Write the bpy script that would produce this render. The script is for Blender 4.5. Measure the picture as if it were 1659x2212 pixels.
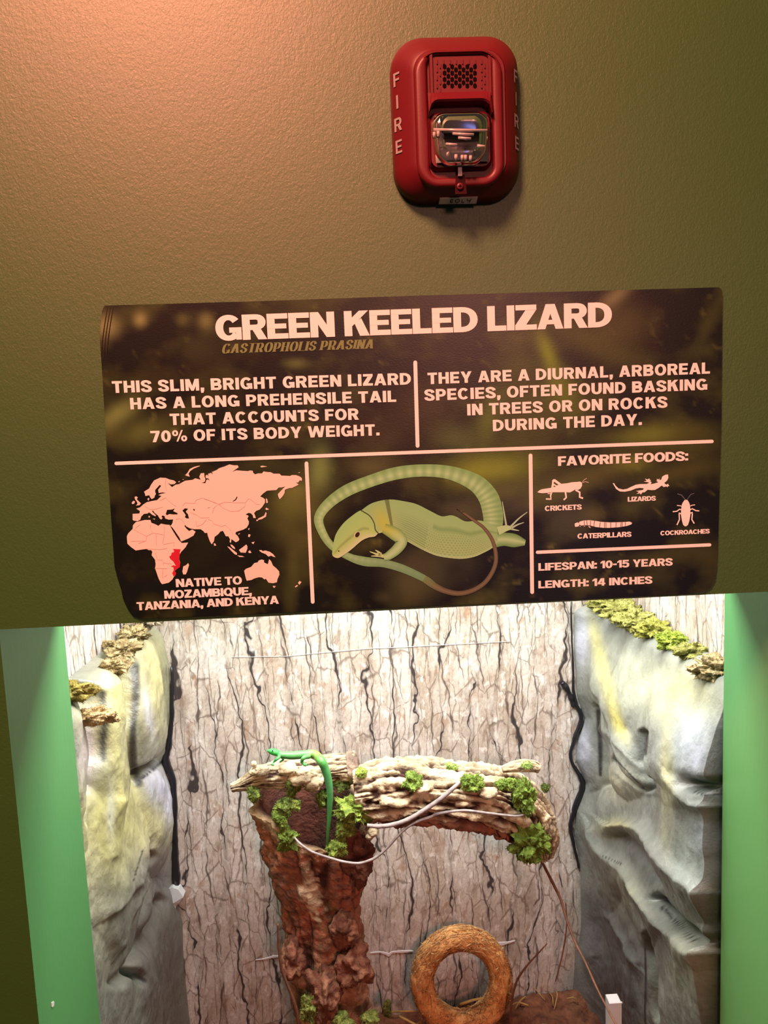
import bpy, math, random
import numpy as np
from mathutils import Vector, Matrix, noise

random.seed(7)
rng = np.random.default_rng(7)
for o in list(bpy.data.objects):
    bpy.data.objects.remove(o, do_unlink=True)
sc = bpy.context.scene
COL = sc.collection

# ------------------------------------------------------------------ camera
W, H, F = 1659.0, 2212.0, 1600.0
ZC, D = 1.75, 0.7442                       # eye height, distance from the wall (wall front face = plane y 0)
yaw, pitch, roll = 0.03360792, 0.11241716, -0.04108306
_f = Vector((math.sin(yaw), math.cos(yaw), 0)); _r = Vector((math.cos(yaw), -math.sin(yaw), 0)); _u = Vector((0, 0, 1))
_f2 = math.cos(pitch) * _f - math.sin(pitch) * _u; _u2 = math.sin(pitch) * _f + math.cos(pitch) * _u
CR = math.cos(roll) * _r + math.sin(roll) * _u2
CU = -math.sin(roll) * _r + math.cos(roll) * _u2
CF = _f2
EYE = Vector((0, -D, ZC))
cam = bpy.data.cameras.new('camera')
cam.sensor_fit = 'HORIZONTAL'; cam.sensor_width = 36.0; cam.lens = 36.0 * F / W; cam.clip_start = 0.01
camo = bpy.data.objects.new('camera', cam); COL.objects.link(camo)
M = Matrix((CR, CU, -CF)).transposed().to_4x4(); M.translation = EYE
camo.matrix_world = M
sc.camera = camo

# ------------------------------------------------------------------ colour management
vs = sc.view_settings
vs.view_transform = 'Standard'; vs.look = 'None'; vs.gamma = 1.0; vs.use_curve_mapping = False
vs.exposure = 0.0
sc.cycles.max_bounces = 10; sc.cycles.transparent_max_bounces = 12
sc.cycles.sample_clamp_indirect = 4.0
sc.cycles.caustics_reflective = False; sc.cycles.caustics_refractive = False

# ------------------------------------------------------------------ world and lights
wd = bpy.data.worlds.new('room_dimness'); sc.world = wd; wd.use_nodes = True
wd.node_tree.nodes['Background'].inputs[0].default_value = (1.0, 0.72, 0.5, 1)
wd.node_tree.nodes['Background'].inputs[1].default_value = 0.035

def area(name, loc, target, sx, sy, power, color, spread=180):
    l = bpy.data.lights.new(name, 'AREA'); l.shape = 'RECTANGLE'; l.size = sx; l.size_y = sy
    l.energy = power; l.color = color; l.spread = math.radians(spread)
    o = bpy.data.objects.new(name, l); COL.objects.link(o); o.location = loc
    o.rotation_euler = (Vector(target) - Vector(loc)).to_track_quat('-Z', 'Y').to_euler()
    return o

# warm ceiling lamp of the room, up and left of the camera
area('room_ceiling_lamp', (-0.47, -1.19, 3.17), (-0.1, 0, 1.9), 0.42, 0.42, 94, (1.0, 0.32, 0.20))
# unseen fill light added further back, aimed to brighten the lower terrarium
area('rear_fill_light', (0.55, -2.5, 2.45), (0.06, 0.55, 0.80), 0.4, 0.3, 2.6, (1.0, 0.38, 0.28), 44)
# dim bluish light from across the room, as reflected in the sign
area('far_blue_glow', (0.95, -2.6, 1.15), (0.2, 0, 1.6), 0.5, 0.4, 0.8, (0.35, 0.35, 1.0))
# daylight LED strip on top of the terrarium
area('terrarium_led_strip', (0.04, 0.36, 1.86), (0.04, 0.50, 0.6), 0.80, 0.24, 17, (1.0, 0.985, 0.94))
area('terrarium_front_fill', (0.04, 0.215, 1.72), (0.04, 0.66, 0.85), 0.80, 0.05, 2.6, (1.0, 0.97, 0.92), 120)  # fill light added behind the glass to brighten the lower terrarium

# ------------------------------------------------------------------ pixel helpers
def ray(px, py):
    px = float(px); py = float(py)
    return (px - W / 2) / F * CR + (H / 2 - py) / F * CU + CF
def at(px, py, Y):                          # the point of the plane y = Y seen there
    d = ray(px, py); return EYE + d * ((float(Y) + D) / d.y)
def proj(P):
    v = P - EYE; z = v @ np.array(CF)
    return W / 2 + F * (v @ np.array(CR)) / z, H / 2 - F * (v @ np.array(CU)) / z
def mpp(Y): return (D + Y) / F              # metres per pixel at a depth

# ------------------------------------------------------------------ object helpers
def mesh_obj(name, verts, faces, mat, parent=None, smooth=False, col=None, mats=None):
    me = bpy.data.meshes.new(name)
    me.from_pydata([tuple(v) for v in verts], [], [tuple(f) for f in faces]); me.update()
    if col is not None:
        a = me.color_attributes.new('Col', 'FLOAT_COLOR', 'POINT')
        c = np.ones((len(verts), 4), np.float32); c[:, :3] = np.asarray(col)[:, :3]
        a.data.foreach_set('color', c.ravel())
    if smooth: me.polygons.foreach_set('use_smooth', [True] * len(me.polygons))
    o = bpy.data.objects.new(name, me); COL.objects.link(o)
    for m in (mats or [mat]): me.materials.append(m)
    if parent is not None:
        o.parent = parent; o.matrix_parent_inverse = Matrix.Translation(-Vector(parent.location))
    return o
def tag(o, label, cat, group=None, kind=None):
    o['label'] = label
    if cat: o['category'] = cat
    if group: o['group'] = group
    if kind: o['kind'] = kind
    return o
def empty(name, loc, label, cat, group=None):
    o = bpy.data.objects.new(name, None); o.empty_display_size = 0.05; COL.objects.link(o); o.location = loc
    return tag(o, label, cat, group)

class MB:
    def __init__(s): s.v = []; s.f = []; s.c = []
    def add(s, v, f, c=None):
        n = len(s.v); s.v += [tuple(p) for p in v]; s.f += [tuple(i + n for i in q) for q in f]
        if c is not None: s.c += (list(c) if len(c) == len(v) and not isinstance(c[0], (int, float)) else [tuple(c)] * len(v))
    def box(s, a, b, c=None):
        x0, y0, z0 = a; x1, y1, z1 = b
        s.add([(x0,y0,z0),(x1,y0,z0),(x1,y1,z0),(x0,y1,z0),(x0,y0,z1),(x1,y0,z1),(x1,y1,z1),(x0,y1,z1)],
              [(0,3,2,1),(4,5,6,7),(0,1,5,4),(1,2,6,5),(2,3,7,6),(3,0,4,7)], c)
    def tube(s, pts, rad, n=10, cap=True, ell=None):
        pts = [Vector(p) for p in pts]; N = len(pts)
        rad = [float(q) for q in rad] if hasattr(rad, '__len__') else [float(rad)] * N
        rows = []; up = Vector((0.13, -1, 0.2)).normalized()
        for i, p in enumerate(pts):
            t = (pts[min(i + 1, N - 1)] - pts[max(i - 1, 0)]).normalized()
            a = t.cross(up)
            if a.length < 1e-3: a = t.cross(Vector((1, 0, 0)))
            a.normalize(); b = a.cross(t).normalized(); up = b
            ex = ell[i] if ell else 1.0
            rows.append([p + rad[i] * (math.cos(2*math.pi*k/n) * a + ex * math.sin(2*math.pi*k/n) * b) for k in range(n)])
        v = [q for r in rows for q in r]; f = []
        for i in range(N - 1):
            for k in range(n):
                f.append((i*n+k, i*n+(k+1) % n, (i+1)*n+(k+1) % n, (i+1)*n+k))
        if cap:
            f.append(tuple(range(n))[::-1]); f.append(tuple((N-1)*n + k for k in range(n)))
        s.add(v, f)
    def build(s, name, mat, parent=None, smooth=False):
        return mesh_obj(name, s.v, s.f, mat, parent, smooth, s.c if s.c else None)

def spline(pts, n):
    P = [np.array(p, float) for p in pts]; P = [2*P[0]-P[1]] + P + [2*P[-1]-P[-2]]
    out = []
    m = len(P) - 3
    for j in range(n):
        u = j / (n - 1) * m; i = min(int(u), m - 1); t = u - i
        p0, p1, p2, p3 = P[i:i+4]
        out.append(0.5*((2*p1)+(-p0+p2)*t+(2*p0-5*p1+4*p2-p3)*t*t+(-p0+3*p1-3*p2+p3)*t**3))
    return out

# ------------------------------------------------------------------ material helpers
def lin(c): 
    return tuple((x/255/12.92 if x/255 <= 0.04045 else ((x/255+0.055)/1.055)**2.4) for x in c)
def mat(name, color, rough=0.6, metal=0.0, spec=0.5, **kw):
    m = bpy.data.materials.new(name); m.use_nodes = True
    b = m.node_tree.nodes['Principled BSDF']
    b.inputs['Base Color'].default_value = (*color, 1); b.inputs['Roughness'].default_value = rough
    b.inputs['Metallic'].default_value = metal; b.inputs['Specular IOR Level'].default_value = spec
    for k, v in kw.items(): b.inputs[k.replace('_', ' ')].default_value = v
    return m
class NT:
    def __init__(s, m): s.t = m.node_tree; s.b = s.t.nodes['Principled BSDF']
    def n(s, typ, **kw):
        x = s.t.nodes.new(typ)
        for k, v in kw.items(): setattr(x, k, v)
        return x
    def l(s, a, b): s.t.links.new(a, b)
    def coord(s, scale=(1, 1, 1), which='Object'):
        tc = s.n('ShaderNodeTexCoord'); mp = s.n('ShaderNodeMapping'); mp.inputs['Scale'].default_value = scale
        s.l(tc.outputs[which], mp.inputs[0]); return mp.outputs[0]
    def noise(s, vec, scale, detail=4, rough=0.55, dist=0.0):
        x = s.n('ShaderNodeTexNoise'); x.inputs['Scale'].default_value = scale; x.inputs['Detail'].default_value = detail
        x.inputs['Roughness'].default_value = rough; x.inputs['Distortion'].default_value = dist
        s.l(vec, x.inputs['Vector']); return x
    def ramp(s, fac, stops):
        x = s.n('ShaderNodeValToRGB'); e = x.color_ramp.elements
        while len(e) < len(stops): e.new(0.5)
        for i, (p, c) in enumerate(stops): e[i].position = p; e[i].color = (*c, 1) if len(c) == 3 else c
        s.l(fac, x.inputs[0]); return x.outputs[0]
    def mix(s, fac, a, b, mode='MIX'):
        x = s.n('ShaderNodeMix', data_type='RGBA', blend_type=mode)
        if isinstance(fac, float): x.inputs[0].default_value = fac
        else: s.l(fac, x.inputs[0])
        for i, q in ((6, a), (7, b)):
            if isinstance(q, tuple): x.inputs[i].default_value = (*q, 1)
            else: s.l(q, x.inputs[i])
        return x.outputs[2]
    def bump(s, height, strength, dist):
        x = s.n('ShaderNodeBump'); x.inputs['Strength'].default_value = strength; x.inputs['Distance'].default_value = dist
        s.l(height, x.inputs['Height']); s.l(x.outputs[0], s.b.inputs['Normal']); return x
    def attr(s):
        x = s.n('ShaderNodeVertexColor'); x.layer_name = 'Col'; return x.outputs[0]
BLK = (0, 0, 0); WHT = (1, 1, 1)

def noisy(name, c1, c2, scale, rough=0.8, bump=0.0, bscale=None, detail=5, spec=0.3, aniso=(1, 1, 1), bdist=0.002):
    m = mat(name, c1, rough, spec=spec); t = NT(m); v = t.coord(aniso)
    n = t.noise(v, scale, detail)
    t.l(t.ramp(n.outputs[0], [(0.32, c1), (0.68, c2)]), t.b.inputs['Base Color'])
    if bump:
        nb = t.noise(v, bscale or scale * 2, 6); t.bump(nb.outputs[0], bump, bdist)
    return m
def vcol(name, rough=0.7, spec=0.3, noise_scale=None, amount=0.25, bump=0.0, bscale=60, bdist=0.002):
    m = mat(name, (0.5, 0.5, 0.5), rough, spec=spec); t = NT(m); c = t.attr()
    if noise_scale:
        v = t.coord(); n = t.noise(v, noise_scale, 6)
        k = t.ramp(n.outputs[0], [(0.3, (1-amount,)*3), (0.7, (1+amount,)*3)])
        c = t.mix(1.0, c, k, 'MULTIPLY')
        if bump: t.bump(t.noise(v, bscale, 6).outputs[0], bump, bdist)
    t.l(c, t.b.inputs['Base Color']); return m

# green wall paint, semi-gloss with roller stipple
GREEN = (0.023, 0.098, 0.011)
m_wall = mat('green_wall_paint', GREEN, 0.50, spec=1.0)
t = NT(m_wall); v = t.coord((1, 1, 0.75))
n1 = t.noise(v, 430, 3, 0.6, 0.8); n2 = t.noise(v, 150, 2)
mm = t.n('ShaderNodeMath', operation='MULTIPLY_ADD'); mm.inputs[1].default_value = 0.6; t.l(n2.outputs[0], mm.inputs[0]); t.l(n1.outputs[0], mm.inputs[2])
t.bump(mm.outputs[0], 0.45, 0.0006)
m_jamb = mat('green_jamb_paint', (0.11, 0.37, 0.125), 0.45, spec=0.4)
t = NT(m_jamb); v = t.coord((1, 1, 0.25)); t.bump(t.noise(v, 160, 3).outputs[0], 0.25, 0.0008)

# ------------------------------------------------------------------ 1. wall with the display opening
OL, OR_, OT, OB, TH = -0.3685, 0.4570, ZC - 0.1858, 0.52, 0.1585
b = MB()
XL, XR, ZT = -1.6, 1.7, 3.3
Y0 = 0.0
def quad(b, p): b.add(p, [(0, 1, 2, 3)])
quad(b, [(XL,0,0),(OL,0,0),(OL,0,ZT),(XL,0,ZT)])
quad(b, [(OR_,0,0),(XR,0,0),(XR,0,ZT),(OR_,0,ZT)])
quad(b, [(OL,0,OT),(OR_,0,OT),(OR_,0,ZT),(OL,0,ZT)])
quad(b, [(OL,0,0),(OR_,0,0),(OR_,0,OB),(OL,0,OB)])
quad(b, [(XL,TH,0),(XL,TH,ZT),(OL,TH,ZT),(OL,TH,0)])
quad(b, [(OR_,TH,0),(OR_,TH,ZT),(XR,TH,ZT),(XR,TH,0)])
quad(b, [(OL,TH,OT),(OL,TH,ZT),(OR_,TH,ZT),(OR_,TH,OT)])
quad(b, [(OL,TH,0),(OL,TH,OB),(OR_,TH,OB),(OR_,TH,0)])
quad(b, [(XL,0,ZT),(XR,0,ZT),(XR,TH,ZT),(XL,TH,ZT)])
quad(b, [(XL,0,0),(XL,0,ZT),(XL,TH,ZT),(XL,TH,0)]); quad(b, [(XR,0,0),(XR,TH,0),(XR,TH,ZT),(XR,0,ZT)])
wall = b.build('wall_front', m_wall); wall['kind'] = 'structure'
wall['label'] = 'olive green painted wall around the lit display opening'
b = MB()
quad(b, [(OL,0,OB),(OL,TH,OB),(OL,TH,OT),(OL,0,OT)])
quad(b, [(OR_,0,OB),(OR_,0,OT),(OR_,TH,OT),(OR_,TH,OB)])
quad(b, [(OL,0,OT),(OL,TH,OT),(OR_,TH,OT),(OR_,0,OT)])
quad(b, [(OL,0,OB),(OR_,0,OB),(OR_,TH,OB),(OL,TH,OB)])
rev = b.build('reveal', m_jamb, wall); rev['label'] = 'bright green inner faces of the opening'
m_white = mat('bare_primer', (0.75, 0.78, 0.74), 0.7)
def onjamb(px, py):                         # point on the left inner face
    d = ray(px, py); return EYE + d * ((OL + 0.0006 - EYE.x) / d.x)
chip = [onjamb(*q) for q in ((111.5, 2166), (116, 2162.5), (117.5, 2164), (117, 2172), (114, 2176), (112, 2175))]
c0 = Vector((OL - 0.001, 0, 0))
mesh_obj('paint_chip', chip + [Vector((OL - 0.001, q.y, q.z)) for q in chip], [tuple(range(6))] + [(i, (i+1) % 6, 6 + (i+1) % 6, 6 + i) for i in range(6)], m_white, wall)
m_floor = noisy('dark_floor', (0.05, 0.045, 0.04), (0.08, 0.07, 0.06), 8)
b = MB(); b.box((XL, -3.2, -0.05), (XR, 1.0, 0.0)); fl = b.build('floor', m_floor); fl['kind'] = 'structure'

# ------------------------------------------------------------------ lettering (heavy wide capitals drawn as polygons)
def glyph(ch, S=0.27, B=0.205):
    """-> advance, list of polygons in a unit cap-height box"""
    P = []; lay = [0]
    def rect(x0, y0, x1, y1): P.append([(x0, y0), (x1, y0), (x1, y1), (x0, y1)])
    def leg(xb, xt, y0=0.0, y1=1.0, w=None):
        w = w or S * 1.03; P.append([(xb, y0), (xb + w, y0), (xt + w, y1), (xt, y1)])
    def stroke(pts, closed=False):
        n = len(pts); L = []; R = []
        for i, (x, y) in enumerate(pts):
            a = pts[(i-1) % n] if closed or i > 0 else pts[i]; c = pts[(i+1) % n] if closed or i < n-1 else pts[i]
            tx, ty = c[0]-a[0], c[1]-a[1]; q = math.hypot(tx, ty) or 1; tx /= q; ty /= q
            w = math.sqrt((S*ty)**2 + (B*tx)**2) / 2
            L.append((x - ty*w, y + tx*w)); R.append((x + ty*w, y - tx*w))
        for i in range(n if closed else n-1):
            j = (i+1) % n; P.append([R[i], R[j], L[j], L[i]])
    def arc(cx, cy, rx, ry, a0, a1, n=14, p=2.15):
        o = []
        for i in range(n+1):
            a = math.radians(a0 + (a1-a0)*i/n); c, s_ = math.cos(a), math.sin(a)
            o.append((cx + rx*math.copysign(abs(c)**(2/p), c), cy + ry*math.copysign(abs(s_)**(2/p), s_)))
        return o
    def bowl(xr, y0, y1, x0=S*0.5, k=0.5):
        ry = (y1-y0-B)/2; cy = (y0+y1)/2; rx = min(ry*1.1, (xr-S/2-x0)*0.75); xc = xr - S/2 - rx
        stroke([(x0, y1-B/2)] + arc(xc, cy, rx, ry, 90, -90, 14, 2.2) + [(x0, y0+B/2)])
    w = 0.8
    if ch == 'I': w = S; rect(0, 0, S, 1)
    elif ch == 'L': w = .68; rect(0, 0, S, 1); rect(0, 0, w, B)
    elif ch == 'E': w = .74; rect(0, 0, S, 1); rect(0, 0, w, B); rect(0, 1-B, w-.01, 1); rect(0, .5-B*.47, w-.06, .5+B*.47)
    elif ch == 'F': w = .70; rect(0, 0, S, 1); rect(0, 1-B, w, 1); rect(0, .5-B*.6, w-.06, .5+B*.4)
    elif ch == 'T': w = .78; rect(0, 1-B, w, 1); rect(w/2-S/2, 0, w/2+S/2, 1)
    elif ch == 'H': w = .84; rect(0, 0, S, 1); rect(w-S, 0, w, 1); rect(0, .5-B/2, w, .5+B/2)
    elif ch == 'N': w = .86; rect(0, 0, S, 1); rect(w-S, 0, w, 1); P.append([(0, 1), (S*1.08, 1), (w, 0), (w-S*1.08, 0)])
    elif ch == 'M': 
        w = 1.05; rect(0, 0, S*.95, 1); rect(w-S*.95, 0, w, 1)
        P.append([(0, 1), (S*1.2, 1), (w/2+.1, 0.12), (w/2-.1, .0)]); P.append([(w, 1), (w/2+.1, 0), (w/2-.1, .12), (w-S*1.2, 1)]); P.append([(w/2-.1,0),(w/2+.1,0),(w/2+.1,.15),(w/2-.1,.15)])
    elif ch == 'A': w = .94; leg(0, w/2-S*.6); leg(w-S*1.03, w/2-S*.43); rect(w*.2, .19, w*.8, .19+B*.85)
    elif ch == 'V': w = .92; leg(w/2-S*.6, 0); leg(w/2-S*.43, w-S*1.03)
    elif ch == 'W': w = 1.36; q = S*.95; leg(.36-q/2-.03, 0, w=q); leg(.36-q/2+.02, w/2-q/2, w=q); leg(w-.36-q/2-.02, w/2-q/2, w=q); leg(w-.36-q/2+.03, w-q, w=q)
    elif ch == 'Y': w = .9; rect(w/2-S/2, 0, w/2+S/2, .45); leg(w/2-S*.52, 0, .36, 1); leg(w/2-S*.52, w-S*1.03, .36, 1)
    elif ch == 'K': w = .88; rect(0, 0, S, 1); P.append([(S*.6, .27), (S*.6, .62), (w-S*1.25, 1), (w-.02, 1)]); P.append([(S*1.3, .52), (S*1.3+.25, .70), (w+.01, 0), (w-S*1.22, 0)])
    elif ch == 'Z': w = .78; rect(0, 0, w, B); rect(.02, 1-B, w-.01, 1); P.append([(0, B*.9), (S*1.4, B*.9), (w, 1-B*.9), (w-S*1.4, 1-B*.9)])
    elif ch in 'OQ0':
        w = .94 if ch != '0' else .78; stroke(arc(w/2, .5, w/2-S/2, .5-B/2+.012, 0, 352, 44, 2.1), True)
        if ch == 'Q': P.append([(w*.5, .22), (w*.68, .34), (w*1.0, -.06), (w*.74, -.10)])
    elif ch == 'C': w = .9; stroke(arc(w/2, .5, w/2-S/2, .5-B/2+.012, 38, 322, 36, 2.1))
    elif ch == 'G': w = .92; stroke(arc(w/2, .5, w/2-S/2, .5-B/2+.012, 38, 325, 36, 2.1)); rect(w*.52, .30, w-.01, .30+B); rect(w-S*.75, 0.02, w-.01, .4)
    elif ch == 'D': w = .87; rect(0, 0, S, 1); bowl(w, 0, 1)
    elif ch == 'P': w = .80; rect(0, 0, S, 1); bowl(w, .32, 1)
    elif ch == 'R': w = .85; rect(0, 0, S, 1); bowl(w-.02, .38, 1); P.append([(w*.40, .42), (w*.74, .46), (w+.01, 0), (w-S*1.1, 0)])
    elif ch == 'B': w = .84; rect(0, 0, S, 1); bowl(w, 0, .56); bowl(w-.04, .44, 1)
    elif ch == 'U': w = .84; stroke([(S/2, 1), (S/2, .45)] + arc(w/2, .42, w/2-S/2, .42-B/2+.012, 180, 360, 20, 2.3) + [(w-S/2, .45), (w-S/2, 1)])
    elif ch == 'J': w = .7; stroke([(w-S/2, 1), (w-S/2, .42)] + arc(w/2, .4, w/2-S/2, .4-B/2, 0, -165, 14, 2.3))
    elif ch == 'S':
        w = .80; x0, x1 = S*.47, w-S*.47; t_, b_ = 1-B/2+.012, B/2-.012
        k = [(x1+.0, .685), (x1-.05, .82), (w/2, t_), (x0+.045, .86), (x0, .72), (x0+.09, .595), (w/2, .51), (x1-.09, .41), (x1, .28), (x1-.045, .14), (w/2, b_), (x0+.03, .17), (x0-.02, .315)]
        stroke([tuple(q) for q in spline(k, 44)])
    elif ch == '1': w = .5; rect(w-S, 0, w, 1); P.append([(0, .60), (w-S*.9, .74), (w-S*.5, 1), (w-S, 1), (0, .80)])
    elif ch == '4': w = .84; rect(w-S-.12, 0, w-.12, 1); rect(0, .2, w, .2+B*.9); P.append([(0, .2), (.02, .40), (w-S-.22, 1), (w-.16, 1), (.27, .36)])
    elif ch == '5':
        w = .78; rect(.06, 1-B, w-.05, 1); P.append([(.04, .44), (.26, .46), (.29, 1), (.07, 1)])
        k = [(.14, .53), (.38, .60), (w-S/2-.03, .50), (w-S/2, .33), (w-S/2-.06, .15), (w*.47, B/2-.01), (.14, .15), (.10, .27)]
        stroke([tuple(q) for q in spline(k, 30)])
    elif ch == '7': w = .74; rect(0, 1-B, w, 1); P.append([(.14, 0), (.14+S*1.05, 0), (w, 1-B*.9), (w-S*1.1, 1-B*.9)])
    elif ch == '%':
        w = 1.2; S0, B0 = S, B
        S, B = S*.6, B*.7
        stroke(arc(.25, .74, .16, .19, 0, 345, 24, 2.2), True); stroke(arc(w-.25, .26, .16, .19, 0, 345, 24, 2.2), True)
        S, B = S0, B0; P.append([(.32, 0), (.46, 0), (w-.32, 1), (w-.46, 1)])
    elif ch == '.': w = S; rect(0, 0, S, S*.95)
    elif ch == ',': w = S; rect(0, 0, S, S*.9); P.append([(0, 0), (S, 0), (S*.72, -.2), (S*.1, -.2)])
    elif ch == ':': w = S; rect(0, .02, S, S*.95); rect(0, .52, S, .52+S*.93)
    elif ch == '-': w = .42; rect(0, .36, w, .36+B)
    elif ch == ' ': w = .30
    return w, P

def layout(s, S=0.27, B=0.205, gap=0.055):
    polys = []; x = 0
    for i, ch in enumerate(s):
        w, P = glyph(ch, S, B)
        polys += [[(x + a, b_) for a, b_ in p] for p in P]
        x += w + (gap if i < len(s)-1 else 0)
    return x, polys
def layers(polys):
    """a layer number per polygon: strips that continue each other share one, overlapping ones differ"""
    o = []; k = 0; prev = None
    for p in polys:
        if not (prev is not None and len(p) == 4 and len(prev) == 4 and abs(p[0][0]-prev[1][0]) < 1e-6 and abs(p[0][1]-prev[1][1]) < 1e-6): k = (k + 1) % 7
        o.append(k); prev = p
    return o
def letters(name, items, mp, m, parent, thick=0.0):
    """items: (string, kwargs, f(x,y)->Vector over the unit-height layout width)"""
    b = MB()
    for s, kw, fmap in items:
        wd_, polys = layout(s, **kw)
        lay = layers(polys)
        for p, k in zip(polys, lay):
            v = [fmap(x / wd_, y) + Vector((0, -k * 0.00003, 0)) for x, y in p]
            b.add(v, [tuple(range(len(p)))])
    return b.build(name, m, parent)

# ------------------------------------------------------------------ 2. information sign
WB = (1.28, lin((255, 186, 160))[1], lin((255, 186, 160))[2])
def pic(c, k=0.8):                          # printed ink seen under the warm lamp
    l_ = lin(c); return tuple(min(0.95, l_[i] / WB[i] * k) for i in range(3))
SGN = empty('information_sign', (0.0627, 0, ZC - 0.027), 'dark brown lizard information sign with pale lettering on the green wall above the opening', 'sign')
YS = -0.0030
YP = -0.0034
def sp(px, py, y=YP): return at(px, py, y)
m_ink = mat('pale_print', (0.76, 0.86, 0.88), 0.5, spec=0.3)
m_ink2 = mat('olive_print', pic((138, 108, 58)), 0.5, spec=0.3)
m_sign = vcol('sign_print', 0.36, 0.5, 9, 0.3)
_t = NT(m_sign); _v = _t.coord((1, 1, 2.2)); _t.bump(_t.noise(_v, 420, 2).outputs[0], 0.12, 0.0006)
m_signedge = mat('sign_black_edge', (0.012, 0.010, 0.009), 0.4)
# board outline, drawn around the printed face (rounded corners, worn left edge)
out = [(226, 660), (560, 650.5), (900, 638.5), (1240, 629.5), (1552, 620.5), (1558, 624), (1561, 632), (1558.5, 904), (1550.5, 1194), (1549, 1228), (1545, 1252), (1537, 1268), (1524, 1277), (1500, 1282),
       (1200, 1297), (900, 1310.5), (600, 1324), (330, 1336), (305, 1336.5), (286, 1330), (275, 1315), (266, 1295), (262, 1275), (254, 1250), (247.5, 1225), (240, 1120), (234, 1030), (227, 915), (221, 810), (216, 740), (217, 705), (220, 672)]
outv = [sp(x, y, YS) for x, y in out]
# printed face as a fine grid clipped to the outline: colour of the blurred foliage picture
blobs = [(228, 705, 26, 22, 0, (165, 115, 82)), (303, 690, 12, 14, 0, (180, 125, 85)), (445, 695, 14, 16, 0, (150, 105, 70)), (395, 690, 12, 12, 0, (110, 80, 50)), (640, 690, 60, 30, 0, (60, 42, 20)),
         (255, 895, 46, 20, -35, (150, 118, 72)), (300, 935, 46, 26, -20, (105, 82, 45)), (330, 820, 50, 30, 0, (55, 38, 20)), (440, 760, 50, 40, 0, (62, 45, 28)), (640, 785, 24, 10, 0, (110, 85, 50)),
         (1185, 770, 14, 50, -20, (150, 125, 25)), (1215, 850, 30, 55, -25, (120, 100, 30)), (1120, 790, 50, 50, 0, (72, 58, 25)), (1290, 745, 110, 30, 25, (85, 62, 30)), (1350, 700, 60, 50, 0, (85, 55, 30)), (1330, 640, 40, 14, -40, (140, 95, 70)),
         (1055, 905, 22, 50, 15, (110, 95, 35)), (985, 945, 50, 26, 0, (88, 78, 45)), (1165, 900, 90, 50, 0, (80, 62, 25)), (1400, 940, 90, 20, -5, (120, 95, 35)), (1530, 700, 14, 60, 25, (70, 52, 25)), (1500, 960, 60, 40, 0, (75, 55, 22)),
         (1060, 1015, 80, 30, -8, (150, 122, 40)), (905, 880, 60, 50, 0, (70, 42, 28)), (820, 930, 80, 40, 0, (62, 36, 28)), (690, 1015, 22, 40, 5, (140, 120, 75)), (800, 1010, 40, 22, 0, (110, 80, 52)), (700, 1110, 40, 24, -15, (75, 55, 32)), (830, 1290, 20, 12, 0, (75, 55, 38)),
         (620, 1090, 50, 40, -15, (128, 98, 52)), (635, 1060, 26, 16, 0, (140, 105, 58)), (610, 1140, 50, 18, 25, (100, 75, 40)), (650, 1170, 36, 24, -20, (92, 66, 36)), (632, 1225, 12, 60, 0, (95, 70, 40)), (625, 1290, 14, 40, 0, (70, 52, 28)), (580, 1010, 60, 20, 0, (60, 48, 22)),
         (930, 1225, 80, 42, -10, (92, 68, 55)), (985, 1230, 30, 22, 0, (40, 28, 26)), (900, 1260, 40, 40, 30, (95, 68, 48)), (1010, 1105, 60, 26, 0, (88, 66, 50)), (1090, 1060, 50, 22, 0, (100, 75, 45)), (1130, 1090, 30, 16, 0, (60, 42, 55)),
         (1260, 1035, 130, 22, -22, (98, 70, 34)), (1200, 1060, 50, 26, -20, (105, 78, 42)), (1470, 1020, 90, 20, -10, (85, 62, 28)), (1275, 1110, 26, 18, 0, (100, 70, 40)), (1225, 1120, 40, 40, 0, (75, 55, 50)), (1440, 1200, 90, 16, -8, (80, 58, 28)), (1530, 1200, 26, 30, 0, (78, 55, 28)), (1380, 1250, 60, 12, -5, (70, 50, 25)), (1360, 1000, 40, 16, 0, (120, 92, 35))]
nx, ny = 230, 116
gx = np.linspace(212, 1565, nx); gy = np.linspace(0, 1, ny)
GX = np.tile(gx, (ny, 1))
top = np.interp(gx, [212, 226, 560, 900, 1240, 1552, 1565], [661, 660, 650.5, 638.5, 629.5, 620.5, 620])
bot = np.interp(gx, [212, 330, 600, 900, 1200, 1500, 1565], [1343, 1336, 1324, 1310.5, 1297, 1282, 1278])
GY = top[None, :] + (bot - top)[None, :] * gy[:, None]
def inside(px, py, poly):
    r_ = np.zeros(px.shape, bool); n = len(poly)
    for i in range(n):
        x1, y1 = poly[i]; x2, y2 = poly[(i+1) % n]
        if y1 == y2: continue
        cnd = (y1 > py) != (y2 > py)
        r_ ^= cnd & (px < (x2-x1)*(py-y1)/(y2-y1)+x1)
    return r_
base = np.array(lin((22, 16, 10))); C = np.tile(base, (ny, nx, 1)).astype(float)
nzz = np.array([[noise.fractal(Vector((x*0.010, y*0.013, 3.1)), 0.9, 2.1, 4) for x in gx] for y in np.linspace(640, 1330, ny)])
nz3 = np.array([[noise.turbulence(Vector((x*0.035+1.5*math.sin(y*.02), y*0.03, 8.1)), 3, False) for x in gx] for y in np.linspace(640, 1330, ny)])
C += np.clip(nz3-.55, 0, 1)[..., None] * np.array(lin((120, 86, 46)))[None, None, :] * 1.1
C += np.clip(nzz, -0.25, 1)[..., None] * np.array(lin((75, 55, 26)))[None, None, :] * 1.0
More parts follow.
